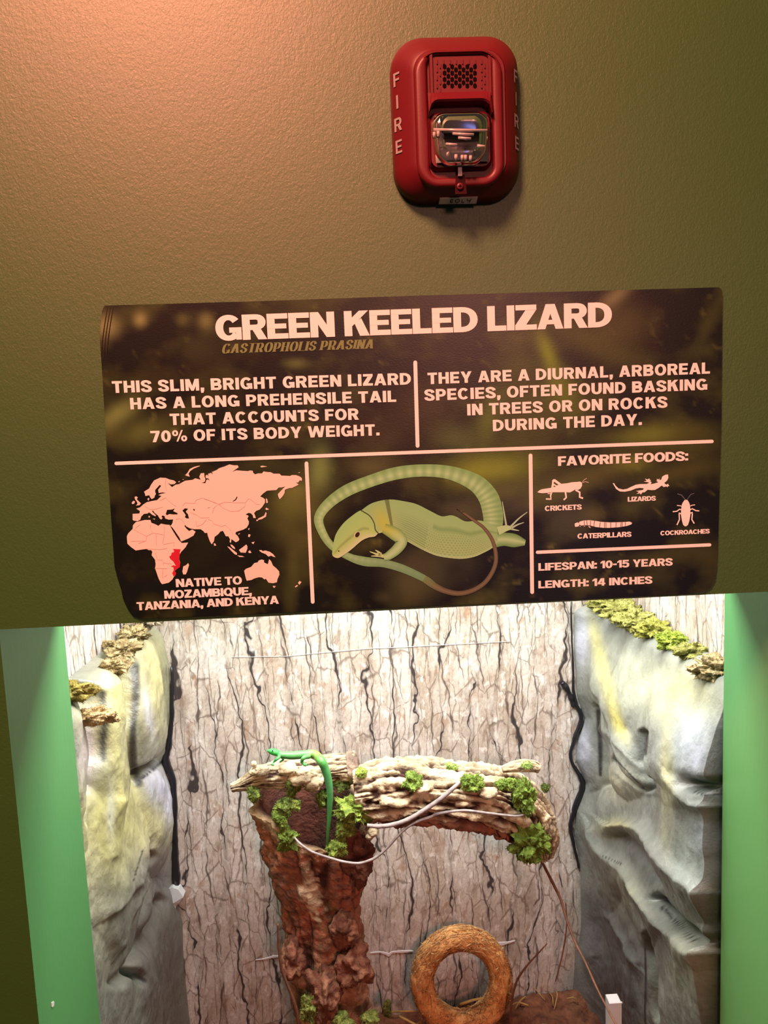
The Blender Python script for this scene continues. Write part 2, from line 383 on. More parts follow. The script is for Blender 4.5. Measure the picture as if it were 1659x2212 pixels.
for (x, y, rx, ry, an, c) in blobs:
    a = math.radians(an); dx = GX - x; dy = GY - y
    u = (dx*math.cos(a) + dy*math.sin(a)) / rx; w_ = (-dx*math.sin(a) + dy*math.cos(a)) / ry
    k = np.exp(-(u*u + w_*w_) * 0.75)[..., None] * 0.85
    C = C*(1-k) + k*np.array(lin(c))
# dark ocean behind the map
k = np.exp(-(((GX-425)/190)**4 + ((GY-1150)/150)**4))[..., None]*0.93
C = C*(1-k) + k*np.array(lin((26, 18, 12)))
C = np.clip(C, 0.004, 1) / np.array(WB) * 0.74; C[..., 2] *= .6; C[..., 0] *= .84
ins = inside(GX, GY, out)
V = [sp(GX[j, i], GY[j, i], YS) for j in range(ny) for i in range(nx)]
# the board is built from the outline (edge + back) and the inner grid; border cells are stitched by snapping to the outline
def snap(px, py):
    best = None
    n = len(out)
    for i in range(n):
        x1, y1 = out[i]; x2, y2 = out[(i+1) % n]; dx, dy = x2-x1, y2-y1
        t_ = max(0, min(1, ((px-x1)*dx+(py-y1)*dy)/(dx*dx+dy*dy))); qx, qy = x1+t_*dx, y1+t_*dy
        d_ = (qx-px)**2+(qy-py)**2
        if best is None or d_ < best[0]: best = (d_, qx, qy)
    return best[1], best[2]
faces = []; used = {}
for j in range(ny-1):
    for i in range(nx-1):
        q = [(j, i), (j+1, i), (j+1, i+1), (j, i+1)]
        if any(ins[a] for a in q):
            for a in q:
                if not ins[a] and a not in used:
                    used[a] = 1; xx, yy = snap(GX[a], GY[a]); V[a[0]*nx+a[1]] = sp(xx, yy, YS)
            faces.append([a[0]*nx+a[1] for a in q])
keep = sorted({i for f in faces for i in f}); idx = {k_: n for n, k_ in enumerate(keep)}
Cf = C.reshape(-1, 3)
mesh_obj('printed_face', [V[k_] for k_ in keep], [[idx[i] for i in f] for f in faces], m_sign, SGN, True, [Cf[k_] for k_ in keep])
n = len(outv)
vb = [v_ + Vector((0, 0.0002, 0)) for v_ in outv] + [Vector((v_.x, 0.0, v_.z)) for v_ in outv]
mesh_obj('board', vb, [(i, n+i, n+(i+1) % n, (i+1) % n) for i in range(n)] + [tuple(range(n, 2*n))] + [tuple(range(n))[::-1]], m_signedge, SGN)

def line_map(x0, y0, x1, y1, h, shear=0.0, y=YP):
    a = sp(x0, y0, y); c = sp(x1, y1, y); e = c - a; n_ = Vector((-e.z, 0, e.x)).normalized() * (h * mpp(y))
    hw = (h * mpp(y)) / e.length
    return lambda u, v_: a + e * (u * (1 - shear * hw) + shear * hw * v_) + n_ * v_
def tl(name, rows, m=m_ink, label=None, **kw):
    o = letters(name, [(s, dict(kw), line_map(x0, y0, x1, y1, h)) for (s, x0, y0, x1, y1, h) in rows], None, m, SGN)
    if label: o['label'] = label
    return o
tl('title_lettering', [('GREEN KEELED LIZARD', 467, 736.5, 1322, 706, 52)], gap=0.022, S=.275, B=.21)
tl('paragraph_lettering', [('THIS SLIM, BRIGHT GREEN LIZARD', 243, 849, 888, 830.5, 24.5), ('HAS A LONG PREHENSILE TAIL', 282, 884.5, 856, 868, 24),
                           ('THAT ACCOUNTS FOR', 367.5, 918.5, 775, 906.5, 24), ('70% OF ITS BODY WEIGHT.', 326, 955.5, 820, 940.5, 24)], gap=0.11)
tl('paragraph_lettering', [('THEY ARE A DIURNAL, ARBOREAL', 924, 830, 1533.5, 807, 24), ('SPECIES, OFTEN FOUND BASKING', 917.5, 866, 1528, 842, 24),
                           ('IN TREES OR ON ROCKS', 1009.5, 897.5, 1441.5, 880.5, 24.3), ('DURING THE DAY.', 1065, 931.5, 1386.5, 918, 24.3)], gap=0.11)
tl('caption_lettering', [('NATIVE TO', 380.5, 1268.5, 523, 1262, 18), ('MOZAMBIQUE,', 355.5, 1293.5, 544, 1285, 18), ('TANZANIA, AND KENYA', 296, 1318.5, 602.5, 1304, 18)], gap=0.03)
tl('heading_lettering', [('FAVORITE FOODS:', 1205.5, 1006.5, 1486.5, 995, 20.5)], gap=0.03)
tl('food_lettering', [('CRICKETS', 1177, 1104, 1256.5, 1100.5, 11.3)], gap=0.02)
tl('food_lettering', [('LIZARDS', 1356, 1083.7, 1416.5, 1081.3, 10.4)], gap=0.0)
tl('food_lettering', [('CATERPILLARS', 1247.5, 1163.7, 1363.8, 1159.2, 11.2)], gap=0.02)
tl('food_lettering', [('COCKROACHES', 1426.5, 1156.7, 1533, 1152, 10)], gap=0.0)
tl('facts_lettering', [('LIFESPAN: 10-15 YEARS', 1163, 1233, 1452.8, 1221.5, 16.8), ('LENGTH: 14 INCHES', 1163, 1271, 1409, 1260.5, 16.8)], gap=0.05)
# italic display face for the species name: heavy stems, hairlines and slab serifs
def serif_polys(s):
    wd_, polys = layout(s, S=0.30, B=0.05, gap=0.10); x = 0
    for ch in s:
        w, _ = glyph(ch, .30, .05)
        ends = {'I': (0.15,), 'H': (.15, .69), 'L': (.15,), 'P': (.15,), 'R': (.15,), 'T': (.39,), 'N': (.15, .71)}.get(ch, ())
        for e in ends:
            for y in (0.0, .93):
                if ch == 'T' and y > 0: continue
                polys.append([(x+e-.22, y), (x+e+.22, y), (x+e+.22, y+.07), (x+e-.22, y+.07)])
        if ch == 'A':
            polys += [[(x+a_-.16, 0), (x+a_+.16, 0), (x+a_+.16, .07), (x+a_-.16, .07)] for a_ in (.12, .80)]
        x += w + .10
    return wd_, polys
b = MB(); fm = line_map(478, 763.5, 811, 752.5, 19, 0.30); wd_, polys = serif_polys('GASTROPHOLIS PRASINA')
for p, k in zip(polys, layers(polys)): b.add([fm(x/wd_, y) + Vector((0, -k*.00003, 0)) for x, y in p], [tuple(range(len(p)))])
b.build('species_lettering', m_ink2, SGN)['label'] = 'olive italic species name'

def ribbon(b, pts, wid, y=YP, col=None, nn=None, round_=False):
    """flat strip on the sign along pixel points"""
    if nn: 
        q = spline([(*p, w) for p, w in zip(pts, wid if hasattr(wid, '__len__') else [wid]*len(pts))], nn); pts = [(a[0], a[1]) for a in q]; wid = [a[2] for a in q]
    if not hasattr(wid, '__len__'): wid = [wid]*len(pts)
    L = []; R = []
    for i, (x, yy) in enumerate(pts):
        a = pts[max(i-1, 0)]; c = pts[min(i+1, len(pts)-1)]; tx, ty = c[0]-a[0], c[1]-a[1]; q = math.hypot(tx, ty) or 1
        w = wid[i]/2; L.append((x - ty/q*w, yy + tx/q*w)); R.append((x + ty/q*w, yy - tx/q*w))
    poly = L + R[::-1]
    if round_:
        def cap(c0, a, e):
            return [(c0[0] + math.cos(a + k*math.pi/6)*e, c0[1] + math.sin(a + k*math.pi/6)*e) for k in range(1, 6)]
        for (i, s_) in ((0, 1), (len(pts)-1, 0)):
            j = 1 if i == 0 else i-1; an = math.atan2(pts[i][1]-pts[j][1], pts[i][0]-pts[j][0])
            c_ = [pts[i]] + [(pts[i][0] + math.cos(an - math.pi/2 + k*math.pi/8)*wid[i]/2, pts[i][1] + math.sin(an - math.pi/2 + k*math.pi/8)*wid[i]/2) for k in range(9)]
            b.add([sp(*q, y) for q in c_], [(0, k, k+1) for k in range(1, 9)])
    n_ = len(L)
    b.add([sp(*q, y) for q in L] + [sp(*q, y) for q in R], [(i, i+1, n_+i+1, n_+i) for i in range(n_-1)], col)
for pts, w in (([(251, 1001), (1538, 953.5)], 7.4), ([(897, 783), (902, 963)], 8.2), ([(662, 1001), (675.5, 1300)], 8), ([(1146, 984), (1149.5, 1279)], 8.2), ([(1161, 1193), (1533, 1177)], 7)):
    b = MB(); ribbon(b, pts, w, round_=True); b.build('divider_line', m_ink, SGN)

def fill(name, polys, m, parent, y=YP, thick=0.0):
    """even-odd filled pixel outlines on the sign"""
    cu = bpy.data.curves.new(name, 'CURVE'); cu.dimensions = '2D'; cu.fill_mode = 'BOTH'
    for p in polys:
        s = cu.splines.new('POLY'); s.points.add(len(p)-1)
        for i, (x, yy) in enumerate(p):
            w = sp(x, yy, y); s.points[i].co = (w.x, w.z, 0, 1)
        s.use_cyclic_u = True
    o = bpy.data.objects.new(name, cu); COL.objects.link(o)
    dg = bpy.context.evaluated_depsgraph_get(); me = bpy.data.meshes.new_from_object(o.evaluated_get(dg))
    vv = [(v_.co.x, y, v_.co.y) for v_ in me.vertices]; ff = [tuple(p.vertices) for p in me.polygons]
    bpy.data.objects.remove(o); bpy.data.curves.remove(cu); bpy.data.meshes.remove(me)
    return mesh_obj(name, vv, ff, m, parent)
def cv(ox, oy, s, pts): return [(ox + x/s, oy + y/s) for x, y in pts]
c1 = lambda *p: cv(260, 990, 7.541, p); c2 = lambda *p: cv(440, 990, 7.213, p); c3 = lambda *p: cv(260, 1140, 7.541, p); c4 = lambda *p: cv(440, 1140, 7.213, p)
eur = c1((200,905),(310,900),(320,860),(260,820),(320,800),(370,755),(430,715),(520,695),(600,680),(640,640),(670,615),(620,600),(660,580),(745,565),(690,555),(625,565),(615,515),(640,480),(665,450),(640,432),(600,480),(570,510),(565,545),(580,580),(560,610),(555,640),(510,665),(490,640),(470,600),(410,615),(400,575),(385,545),(470,490),(500,430),(550,360),(650,315),(740,320),(800,345),(870,360),(910,390),(880,420),(820,425),(770,400),(810,440),(840,470),(900,430),(960,420),(1000,395),(1060,365),(1180,350),(1220,325),(1310,350),(1285,300),(1310,245),(1365,240),(1370,300),(1385,340),(1375,380),(1320,402),(1385,405),(1402,352),(1430,342),(1452,372),(1440,330),(1392,322),(1388,290),(1404,268),(1445,285),(1425,255),(1478,237),(1505,266),(1494,225),(1560,205)) \
    + c2((115,215),(200,185),(240,155),(330,125),(400,95),(470,110),(530,110),(545,140),(440,212),(510,187),(600,195),(690,200),(720,190),(765,195),(770,225),(800,250),(850,235),(910,235),(930,205),(1000,215),(1040,215),(1090,240),(1180,240),(1210,270),(1350,275),(1370,262),(1440,262),(1500,285),(1530,310),(1530,350),(1495,345),(1470,380),(1435,375),(1480,410),(1440,430),(1380,460),(1330,465),(1265,490),(1260,540),(1230,590),(1185,640),(1165,600),(1155,560),(1200,510),(1270,440),(1210,455),(1170,455),(1130,495),(1050,500),(985,505),(930,545),(880,595),(925,615),(955,640),(955,690),(910,760),(870,800),(815,820),(785,855),(800,890),(812,930),(775,930),(765,890),(740,860),(700,850),(650,875),(690,890),(700,905),(680,935),(690,960),(705,985),(700,1030),(670,1080),(620,1110),(540,1135),(500,1150),(495,1180),(530,1210),(555,1260),(545,1285),(500,1308),(470,1285),(432,1258),(428,1300),(418,1320),(405,1300),(410,1260),(385,1215),(345,1215),(320,1165),(300,1130),(260,1140),(230,1180),(170,1225),(160,1290),(125,1340),(95,1290),(65,1210),(55,1160),(20,1165),(0,1140)) \
    + c1((1370,1200),(1310,1155),(1200,1155),(1130,1140),(1075,1110),(1060,1090),(1040,1100),(1080,1150),(1120,1185),(1170,1160),(1225,1195),(1190,1260),(1100,1310),(990,1355),(960,1290),(900,1200),(850,1130),(812,1100),(835,1080),(850,1050),(860,995),(790,1000),(730,980),(720,940),(680,930),(670,960),(690,970),(665,998),(640,980),(610,930),(560,890),(530,850),(515,865),(580,930),(570,945),(520,920),(470,880),(440,900),(385,905),(340,950),(325,1000),(280,1025),(215,1015),(200,1000))
afr = c1((250,1040),(330,1020),(400,1005),(490,1005),(505,1050),(570,1075),(620,1100),(660,1065),(740,1080),(800,1085),(815,1112),(860,1190),(910,1270),(950,1330),(1000,1380),(1105,1372)) + c3((1060,320),(985,400),(965,450),(960,510),(975,570),(970,640),(890,700),(905,770),(870,800),(850,840),(790,895),(680,920),(655,890),(620,820),(590,730),(565,660),(575,600),(565,520),(510,450),(520,390),(500,365),(460,365),(430,345),(350,355),(250,370),(180,320),(115,260),(105,140),(130,90)) + c1((200,1150),(205,1090))
holes = [c1((740,910),(760,840),(840,835),(890,815),(860,860),(935,895),(930,915),(860,915),(800,908),(760,928)), c1((1010,850),(1050,815),(1105,820),(1080,850),(1065,870),(1100,910),(1120,980),(1080,980),(1050,960),(1065,925),(1040,890)), c1((1183,838),(1200,820),(1216,845),(1205,858)), c2((445,672),(490,640),(520,590),(527,612),(500,655),(460,675)), c1((1405,825),(1440,800),(1470,800),(1440,808))]
isl = [c1((230,630),(260,620),(285,640),(265,665),(300,700),(335,735),(310,765),(255,770),(280,740),(265,700),(240,670)), c1((185,720),(215,690),(240,705),(225,740),(190,745)), c1((1300,125),(1200,165),(1140,205),(1110,250),(1130,300),(1090,290),(1055,275),(1090,240),(1130,175),(1200,140),(1285,120)), c1((440,660),(468,642),(470,670),(455,692)), c1((525,985),(565,983),(560,998)), c1((460,940),(480,938),(478,965),(462,965)), c1((940,380),(970,370),(960,392)), c1((1005,345),(1035,342),(1030,352)),
       c3((1105,575),(1118,610),(1085,720),(1065,760),(1025,760),(1010,715),(1025,630),(1070,610)), c3((1520,255),(1545,255),(1560,290),(1530,295)), c2((970,620),(990,640),(1000,690),(975,700)), c2((960,790),(975,770),(1020,795),(980,805)), c2((965,840),(980,850),(970,910),(910,945),(850,960),(845,940),(910,910),(945,890)), c2((818,958),(850,955),(845,975),(825,978)), c2((690,1100),(715,1085),(705,1120)), c2((700,1180),(730,1190),(715,1230),(690,1220)), c2((745,1310),(795,1300),(770,1340)), c2((535,1178),(570,1165),(548,1190)),
       c4((365,290),(400,300),(520,395),(515,425),(480,410),(430,360)), c4((415,260),(440,265),(480,300),(490,335),(450,315),(425,285)), c4((520,430),(600,440),(635,455),(560,455)), c4((550,345),(600,310),(665,260),(680,290),(680,330),(655,390),(575,385)), c4((690,375),(720,350),(745,390),(710,395)), c4((860,350),(900,348),(920,365),(960,355),(1030,375),(1080,410),(1120,460),(1080,450),(1050,435),(1010,450),(965,410),(900,385)),
       c4((630,670),(660,640),(740,610),(790,550),(840,540),(860,510),(900,495),(940,505),(940,540),(1000,570),(1020,490),(1050,520),(1080,590),(1130,630),(1175,680),(1180,730),(1150,800),(1140,850),(1080,865),(1010,855),(970,795),(945,805),(910,775),(860,770),(790,790),(740,815),(670,825),(655,780)), c4((1075,905),(1125,910),(1095,940)), c4((1490,830),(1525,845),(1490,890),(1470,860)), c4((1455,890),(1470,905),(1430,930),(1420,920)), c2((880,125),(910,115),(990,128),(900,142)), c2((1470,222),(1505,216),(1490,228))]
m_map = mat('map_print', (0.70, 0.68, 0.64), 0.5, spec=0.3)
m_red = mat('red_print', (0.45, 0.018, 0.040), 0.5, spec=0.3)
mp = fill('world_map', [eur, afr] + holes + isl, m_map, SGN)
red = c3((850,345),(980,350),(965,400),(975,425),(960,470),(960,520),(975,580),(970,640),(900,685),(890,710),(910,740),(900,770),(865,790),(845,740),(870,690),(865,640),(820,630),(870,610),(905,625),(880,580),(860,545),(815,510),(795,470),(825,450),(835,410),(875,395),(870,360))
fill('red_range', [red], m_red, mp, YP - 0.0003)['label'] = 'red shaded countries on the east coast of Africa'
m_border = mat('border_print', (0.58, 0.48, 0.43), 0.5, spec=0.3)
b = MB()
for p in (c1((320,1075),(215,1160),(425,1270),(530,1215),(710,1245)), c1((490,1090),(490,1150),(520,1200)), c1((715,1090),(712,1245),(690,1390)), c1((580,1240),(585,1420)), c1((425,1270),(420,1340),(290,1390)), c1((170,1350),(400,1345)), c1((870,1430),(880,1370),(700,1400)), c1((1010,780),(1050,725),(1210,735),(1230,680),(1330,645),(1450,690),(1640,760)), c1((1140,880),(1240,920),(1310,970),(1450,965)), c1((1010,1010),(1060,1090)), c1((1230,1010),(1240,1110),(1330,1080),(1400,1000)),
          c2((230,715),(330,680),(480,690),(650,690),(640,750),(540,820),(430,830),(310,780),(230,715)), c2((650,690),(700,625),(760,660),(820,715),(870,715)), c2((0,630),(100,660),(230,715),(160,770),(130,860)), c2((70,950),(130,970),(150,1020),(280,1060),(340,1040),(390,1090)), c2((390,1090),(430,1130),(450,1180)), c3((430,340),(640,355),(760,335)), c3((570,400),(600,520),(690,530),(700,600)), c3((700,570),(830,590)), c3((570,660),(760,665)), c3((690,670),(685,820),(760,770)), c1((740,330),(730,430),(750,520)), c1((640,690),(740,640),(780,690),(840,740),(910,780)), c1((400,780),(480,830),(570,830),(690,790)), c1((900,1000),(960,980),(1010,1010))):
    ribbon(b, p, 1.0, YP - 0.0002)
b.build('border_lines', m_border, mp)

# --- the printed lizard picture
LZ = lambda *p: cv(660, 960, 3.318, p)
m_pic = vcol('lizard_print', 0.42, 0.4)
GA, GB, GC, GD = (142, 148, 84), (184, 176, 114), (104, 118, 60), (182, 150, 60)
def strip(b, pts, wid, colf, y, n, m=9):
    q = spline([(*p, w) for p, w in zip(LZ(*pts), [x/3.318 for x in wid])], n); v = []; c = []
    for i, a in enumerate(q):
        p0 = q[max(i-1, 0)]; p1 = q[min(i+1, n-1)]; tx, ty = p1[0]-p0[0], p1[1]-p0[1]; L_ = math.hypot(tx, ty) or 1
        for k in range(m):
            s_ = k/(m-1)*2-1
            v.append(sp(a[0] - ty/L_*a[2]/2*s_, a[1] + tx/L_*a[2]/2*s_, y)); c.append(pic(colf(i/(n-1), s_)))
    b.add(v, [(i*m+k, (i+1)*m+k, (i+1)*m+k+1, i*m+k+1) for i in range(n-1) for k in range(m-1)], c)
def mixc(a, b_, k): k = max(0, min(1, k)); return tuple(a[i]*(1-k)+b_[i]*k for i in range(3))
def tailc(u, s_):
    c = mixc(GB, GA, abs(s_+0.2)*1.1); c = mixc(c, GC, 0.35*(0.5+0.5*math.sin(u*520)) * (1 if u < 0.35 else 0.4))
    c = mixc(c, (110, 120, 80), max(0, (u-0.42)*4) if u < .66 else 0.7)
    return mixc(c, (112, 78, 52), (u-0.66)*14)
pc = empty('lizard_picture', SGN.location, 'printed picture of a coiled green lizard', None)
del pc['label']; pc.parent = SGN; pc.matrix_parent_inverse = Matrix.Translation(-Vector(SGN.location))
def part_of(b, name, m, par): 
    o = b.build(name, m, None, True); o.parent = par; o.matrix_parent_inverse = Matrix.Translation(-Vector(SGN.location)); return o
b = MB()
tail = [(1320,640,120),(1345,560,140),(1338,470,146),(1305,370,143),(1215,275,125),(1040,205,98),(850,187,88),(650,207,90),(450,268,86),(290,335,86),(165,425,76),(97,520,68),(112,610,60),(180,720,52),(300,800,50),(420,838,66),(560,852,58),(700,892,56),(850,962,50),(920,1012,46),(1000,1050,40),(1100,1068,36),(1200,1045,33),(1290,985,32),(1350,890,31),(1365,800,29),(1340,690,27),(1280,600,24),(1200,540,20),(1130,490,14),(1080,460,4)]
strip(b, [(a, c) for a, c, w in tail[:20]], [w for a, c, w in tail[:20]], lambda u, s_: tailc(u*0.66, s_), YP, 700)
part_of(b, 'tail', m_pic, pc)
b = MB()
strip(b, [(1330,690),(1420,680),(1500,690),(1575,705)], [110,95,95,40], lambda u, s_: mixc(GB, GC, abs(s_)), YP-0.00005, 30)
strip(b, [(1380,620),(1440,600),(1480,600)], [60,42,20], lambda u, s_: GB, YP-0.00006, 12)
for p in ([(1470,590),(1530,530),(1590,485)], [(1475,600),(1520,575),(1565,560)], [(1470,605),(1500,612),(1530,618)], [(1440,590),(1425,500),(1410,410)]):
    strip(b, p, [14,10,5], lambda u, s_: (180,165,125), YP-0.00007, 10, 3)
part_of(b, 'hind_leg', m_pic, pc)
NB = 240
up = spline(LZ((395,475),(480,420),(600,395),(720,410),(800,430),(900,480),(975,515),(1040,508),(1080,518),(1150,552),(1240,545),(1300,560),(1370,600)), NB)
dn = spline(LZ((505,640),(580,630),(650,650),(720,690),(800,735),(880,775),(960,803),(1100,820),(1200,808),(1280,775),(1340,740),(1380,690)), NB)
v = []; c = []; mm_ = 90
for i in range(NB):
    for k in range(mm_):
        t_ = k/(mm_-1); p = up[i]*(1-t_) + dn[i]*t_; v.append(sp(p[0], p[1], YP-0.0001)); u = i/(NB-1)
        cc = mixc((152,156,92), (166,160,96), t_*1.4)
        if u < 0.20: cc = mixc(cc, (188,160,60), max(0, 1-abs(u-0.10)*12)*min(1, t_*1.6))
        st = 0.5+0.5*math.sin(t_*112 + 2.0*math.sin(u*9)); st *= (0.45+0.55*math.sin(u*300+int(t_*112/6.283)*3.1416)) if u > 0.42 else 1
        if u > 0.14: cc = mixc(cc, (88,100,52), 0.5*st*min(1, max(0, (t_-0.25)*3))*min(1, (u-.14)*8))
        if 0.145 < u < 0.165: cc = mixc(cc, (80,75,35), 0.6)
        cc = mixc(cc, (196,180,125), max(0, (t_-0.92)*8))
        cc = mixc(cc, GC, max(0, 0.5-abs(t_-(0.28+0.1*u))*5)*(u > 0.45))
        c.append(pic(cc))
b = MB(); b.add(v, [(i*mm_+k, (i+1)*mm_+k, (i+1)*mm_+k+1, i*mm_+k+1) for i in range(NB-1) for k in range(mm_-1)], c); part_of(b, 'body', m_pic, pc)
b = MB()
strip(b, [(1130,490),(1080,460)], [12,4], lambda u, s_: (112,78,52), YP-0.0002, 6, 3)
t2 = tail[18:]
strip(b, [(a, c_) for a, c_, w in t2], [w for a, c_, w in t2], lambda u, s_: mixc((120,108,62), mixc((128,88,60), (92,62,42), abs(s_)), u*6), YP-0.0002, 120)
part_of(b, 'tail_tip', m_pic, pc)
b = MB()
strip(b, [(560,600),(640,640),(690,690),(660,745),(600,795),(560,810)], [70,95,80,75,62,45], lambda u, s_: mixc(mixc(GB, (190,160,60), 1-u*2.5), GC, abs(s_)**2*.8), YP-0.0003, 40)
for p in ([(560,800),(520,800),(470,800)], [(545,795),(505,785),(460,768)], [(540,790),(520,770),(500,757)]):
    strip(b, p, [26,14,5], lambda u, s_: (196,175,110), YP-0.0003, 10, 3)
part_of(b, 'front_leg', m_pic, pc)
b = MB()
hu = spline(LZ((190,785),(198,720),(215,650),(255,585),(310,530),(400,472),(460,505),(500,570),(522,632)), 60)
hd = spline(LZ((195,800),(215,812),(240,812),(275,792),(330,752),(400,692),(450,668),(495,660),(522,636)), 60)
v = []; c = []
for i in range(60):
    for k in range(20):
        t_ = k/19; p = hu[i]*(1-t_)+hd[i]*t_; v.append(sp(p[0], p[1], YP-0.0004)); u = i/59
        cc = mixc((160,166,92), (186,172,88), t_); cc = mixc(cc, (212,176,130), max(0, (t_-0.72)*3.2)); cc = mixc(cc, (95,100,45), 0.5*(u > .97)); cc = mixc(cc, (128,120,62), 0.7*max(0, 1-abs(t_-0.62)*14)*(0.1 < u < .75))
        c.append(pic(cc))
b.add(v, [(i*20+k, (i+1)*20+k, (i+1)*20+k+1, i*20+k+1) for i in range(59) for k in range(19)], c)
part_of(b, 'head', m_pic, pc)
m_eye = mat('eye_print', (0.02, 0.012, 0.008), 0.4); m_eyer = mat('eye_rim_print', pic((205, 170, 110)), 0.4)
ex, ey = 660+370/3.318, 960+647/3.318
def oval(cx, cy, rx, ry, an=0, n=18): 
    a = math.radians(an); return [(cx + rx*math.cos(q)*math.cos(a) - ry*math.sin(q)*math.sin(a), cy + rx*math.cos(q)*math.sin(a) + ry*math.sin(q)*math.cos(a)) for q in [2*math.pi*i/n for i in range(n)]]
def fillp(name, polys, m, y, par):
    o = fill(name, polys, m, None, y); o.parent = par; o.matrix_parent_inverse = Matrix.Translation(-Vector(SGN.location)); return o
fillp('eye_rim', [oval(ex, ey, 8.2, 6.2, -50)], m_eyer, YP-0.00050, pc)
fillp('eye', [oval(ex+.6, ey, 6.4, 4.2, -55)], m_eye, YP-0.00056, pc)
fillp('nostril', [oval(660+238/3.318, 960+764/3.318, 1.6, 1.2)], m_eye, YP-0.00056, pc)
b = MB(); ribbon(b, LZ((398,472),(460,512),(492,565),(500,610),(520,636)), 2.2, YP-0.0006, None, 20);
part_of(b, 'collar_line', mat('collar_print', pic((62, 55, 25)), 0.5), pc)

# --- the food icons
K1 = lambda *p: cv(1140, 1020, 11.85, p); K2 = lambda *p: cv(1310, 1010, 11.06, p); K3 = lambda *p: cv(1420, 1060, 13.825, p); K4 = lambda *p: cv(1230, 1100, 9.759, p)
ci = fill('cricket_icon', [K1((245,510),(300,465),(360,437),(500,415),(600,400),(620,300),(625,215),(650,182),(700,180),(760,225),(860,297),(1000,285),(1130,258),(1270,248),(1340,240),(1390,270),(1390,350),(1350,420),(1290,452),(1230,430),(1180,465),(1080,520),(950,512),(650,515),(480,530),(370,538),(280,525)), K1((672,240),(790,325),(740,340),(664,290)), K1((664,340),(730,370),(660,380))], m_ink, SGN)
b = MB()
for p, w in ((K1((610,515),(585,600),(595,690),(465,685)), 3.2), (K1((590,545),(510,552)), 1.8), (K1((965,510),(985,650),(920,710)), 3.6), (K1((1220,450),(1330,515),(1330,640),(1415,668)), 4), (K1((1400,250),(1450,190),(1510,158)), .8), (K1((1400,265),(1470,242),(1560,262)), .8)):
    ribbon(b, p, w)
b.build('insect_legs', m_ink, ci)
fill('lizard_icon', [K2((150,375),(180,370),(225,440),(290,500),(400,525),(500,505),(600,455),(700,412),(800,395),(960,392),(1030,360),(960,345),(890,335),(965,315),(915,262),(985,285),(1030,255),(1025,290),(1070,300),(1040,320),(1078,350),(1060,400),(1150,380),(1240,350),(1190,315),(1215,305),(1195,270),(1240,285),(1280,258),(1255,300),(1310,290),(1330,220),(1400,175),(1470,165),(1480,240),(1450,310),(1380,370),(1420,405),(1445,405),(1470,385),(1485,415),(1505,440),(1470,445),(1455,472),(1435,450),(1370,465),(1320,430),(1240,490),(1160,535),(1080,540),(985,530),(905,595),(865,590),(820,645),(800,615),(715,630),(780,585),(705,560),(870,535),(895,495),(800,485),(700,500),(580,550),(440,577),(320,570),(230,510))], m_ink, SGN)
rc = fill('cockroach_icon', [K3((810,280),(860,268),(905,285),(945,350),(970,420),(985,560),(985,720),(955,900),(915,1020),(860,1062),(820,1062),(770,1020),(735,900),(705,720),(710,560),(730,420),(755,360))], m_ink, SGN)
m_dim = mat('faint_print', pic((110, 90, 85)), 0.5)
b = MB()
for p, w in ((K3((730,470),(690,450),(585,440)), 1.8), (K3((985,460),(1030,435),(1125,422)), 1.8), (K3((720,575),(670,550),(580,615),(460,628)), 2.4), (K3((985,560),(1045,540),(1150,595),(1250,605)), 2.4), (K3((715,690),(640,665)), 2.6), (K3((985,670),(1055,650)), 2.6), (K3((650,690),(660,860),(585,1025)), 2.6), (K3((1045,680),(1030,860),(1100,980)), 2.6)):
    ribbon(b, p, w)
b.build('insect_legs', m_ink, rc)
b = MB(); ribbon(b, K3((830,265),(720,130),(600,95)), 1.6, YP); ribbon(b, K3((890,265),(990,120),(1100,75)), 1.2, YP); b.build('antennae', m_dim, rc)
cp = fill('caterpillar_icon', [K4((205,265),(300,237),(420,232),(540,245),(680,268),(860,278),(1050,275),(1180,268),(1270,260),(1325,290),(1300,322),(1200,355),(1050,378),(860,392),(720,392),(560,375),(450,345),(330,335),(240,345),(212,310)), K4((115,300),(165,278),(205,290),(215,330),(190,362),(125,372),(112,340)), K4((215,358),(240,355),(225,372)), K4((300,352),(340,352),(310,366)), K4((395,362),(430,360),(450,395),(420,385))], m_ink, SGN)
b = MB()
for p in (K4((310,240),(318,335)), K4((365,238),(375,338)), K4((445,240),(440,340)), K4((530,245),(515,360)), K4((650,268),(635,380)), K4((740,275),(738,388)), K4((770,275),(772,388)), K4((870,280),(870,388)), K4((985,278),(980,378)), K4((1090,275),(1080,372)), K4((1115,272),(1110,370)), K4((1180,270),(1175,355))):
    ribbon(b, p, 1.3, YP-0.0002)
b.build('segment_lines', mat('segment_print', pic((120, 75, 62)), 0.5), cp)
b = MB()                                      # laminate layers lifting along the upper left edge
for dx in (7, 13, 19):
    ribbon(b, [(220+dx+5, 663), (219+dx, 700), (214+dx, 735), (211+dx, 770)], [0.6, 1.5, 1.6, 0.5], YS-0.0006, None, 14)
b.build('laminate_edge', mat('laminate_film', (0.035, 0.028, 0.026), 0.25), SGN)

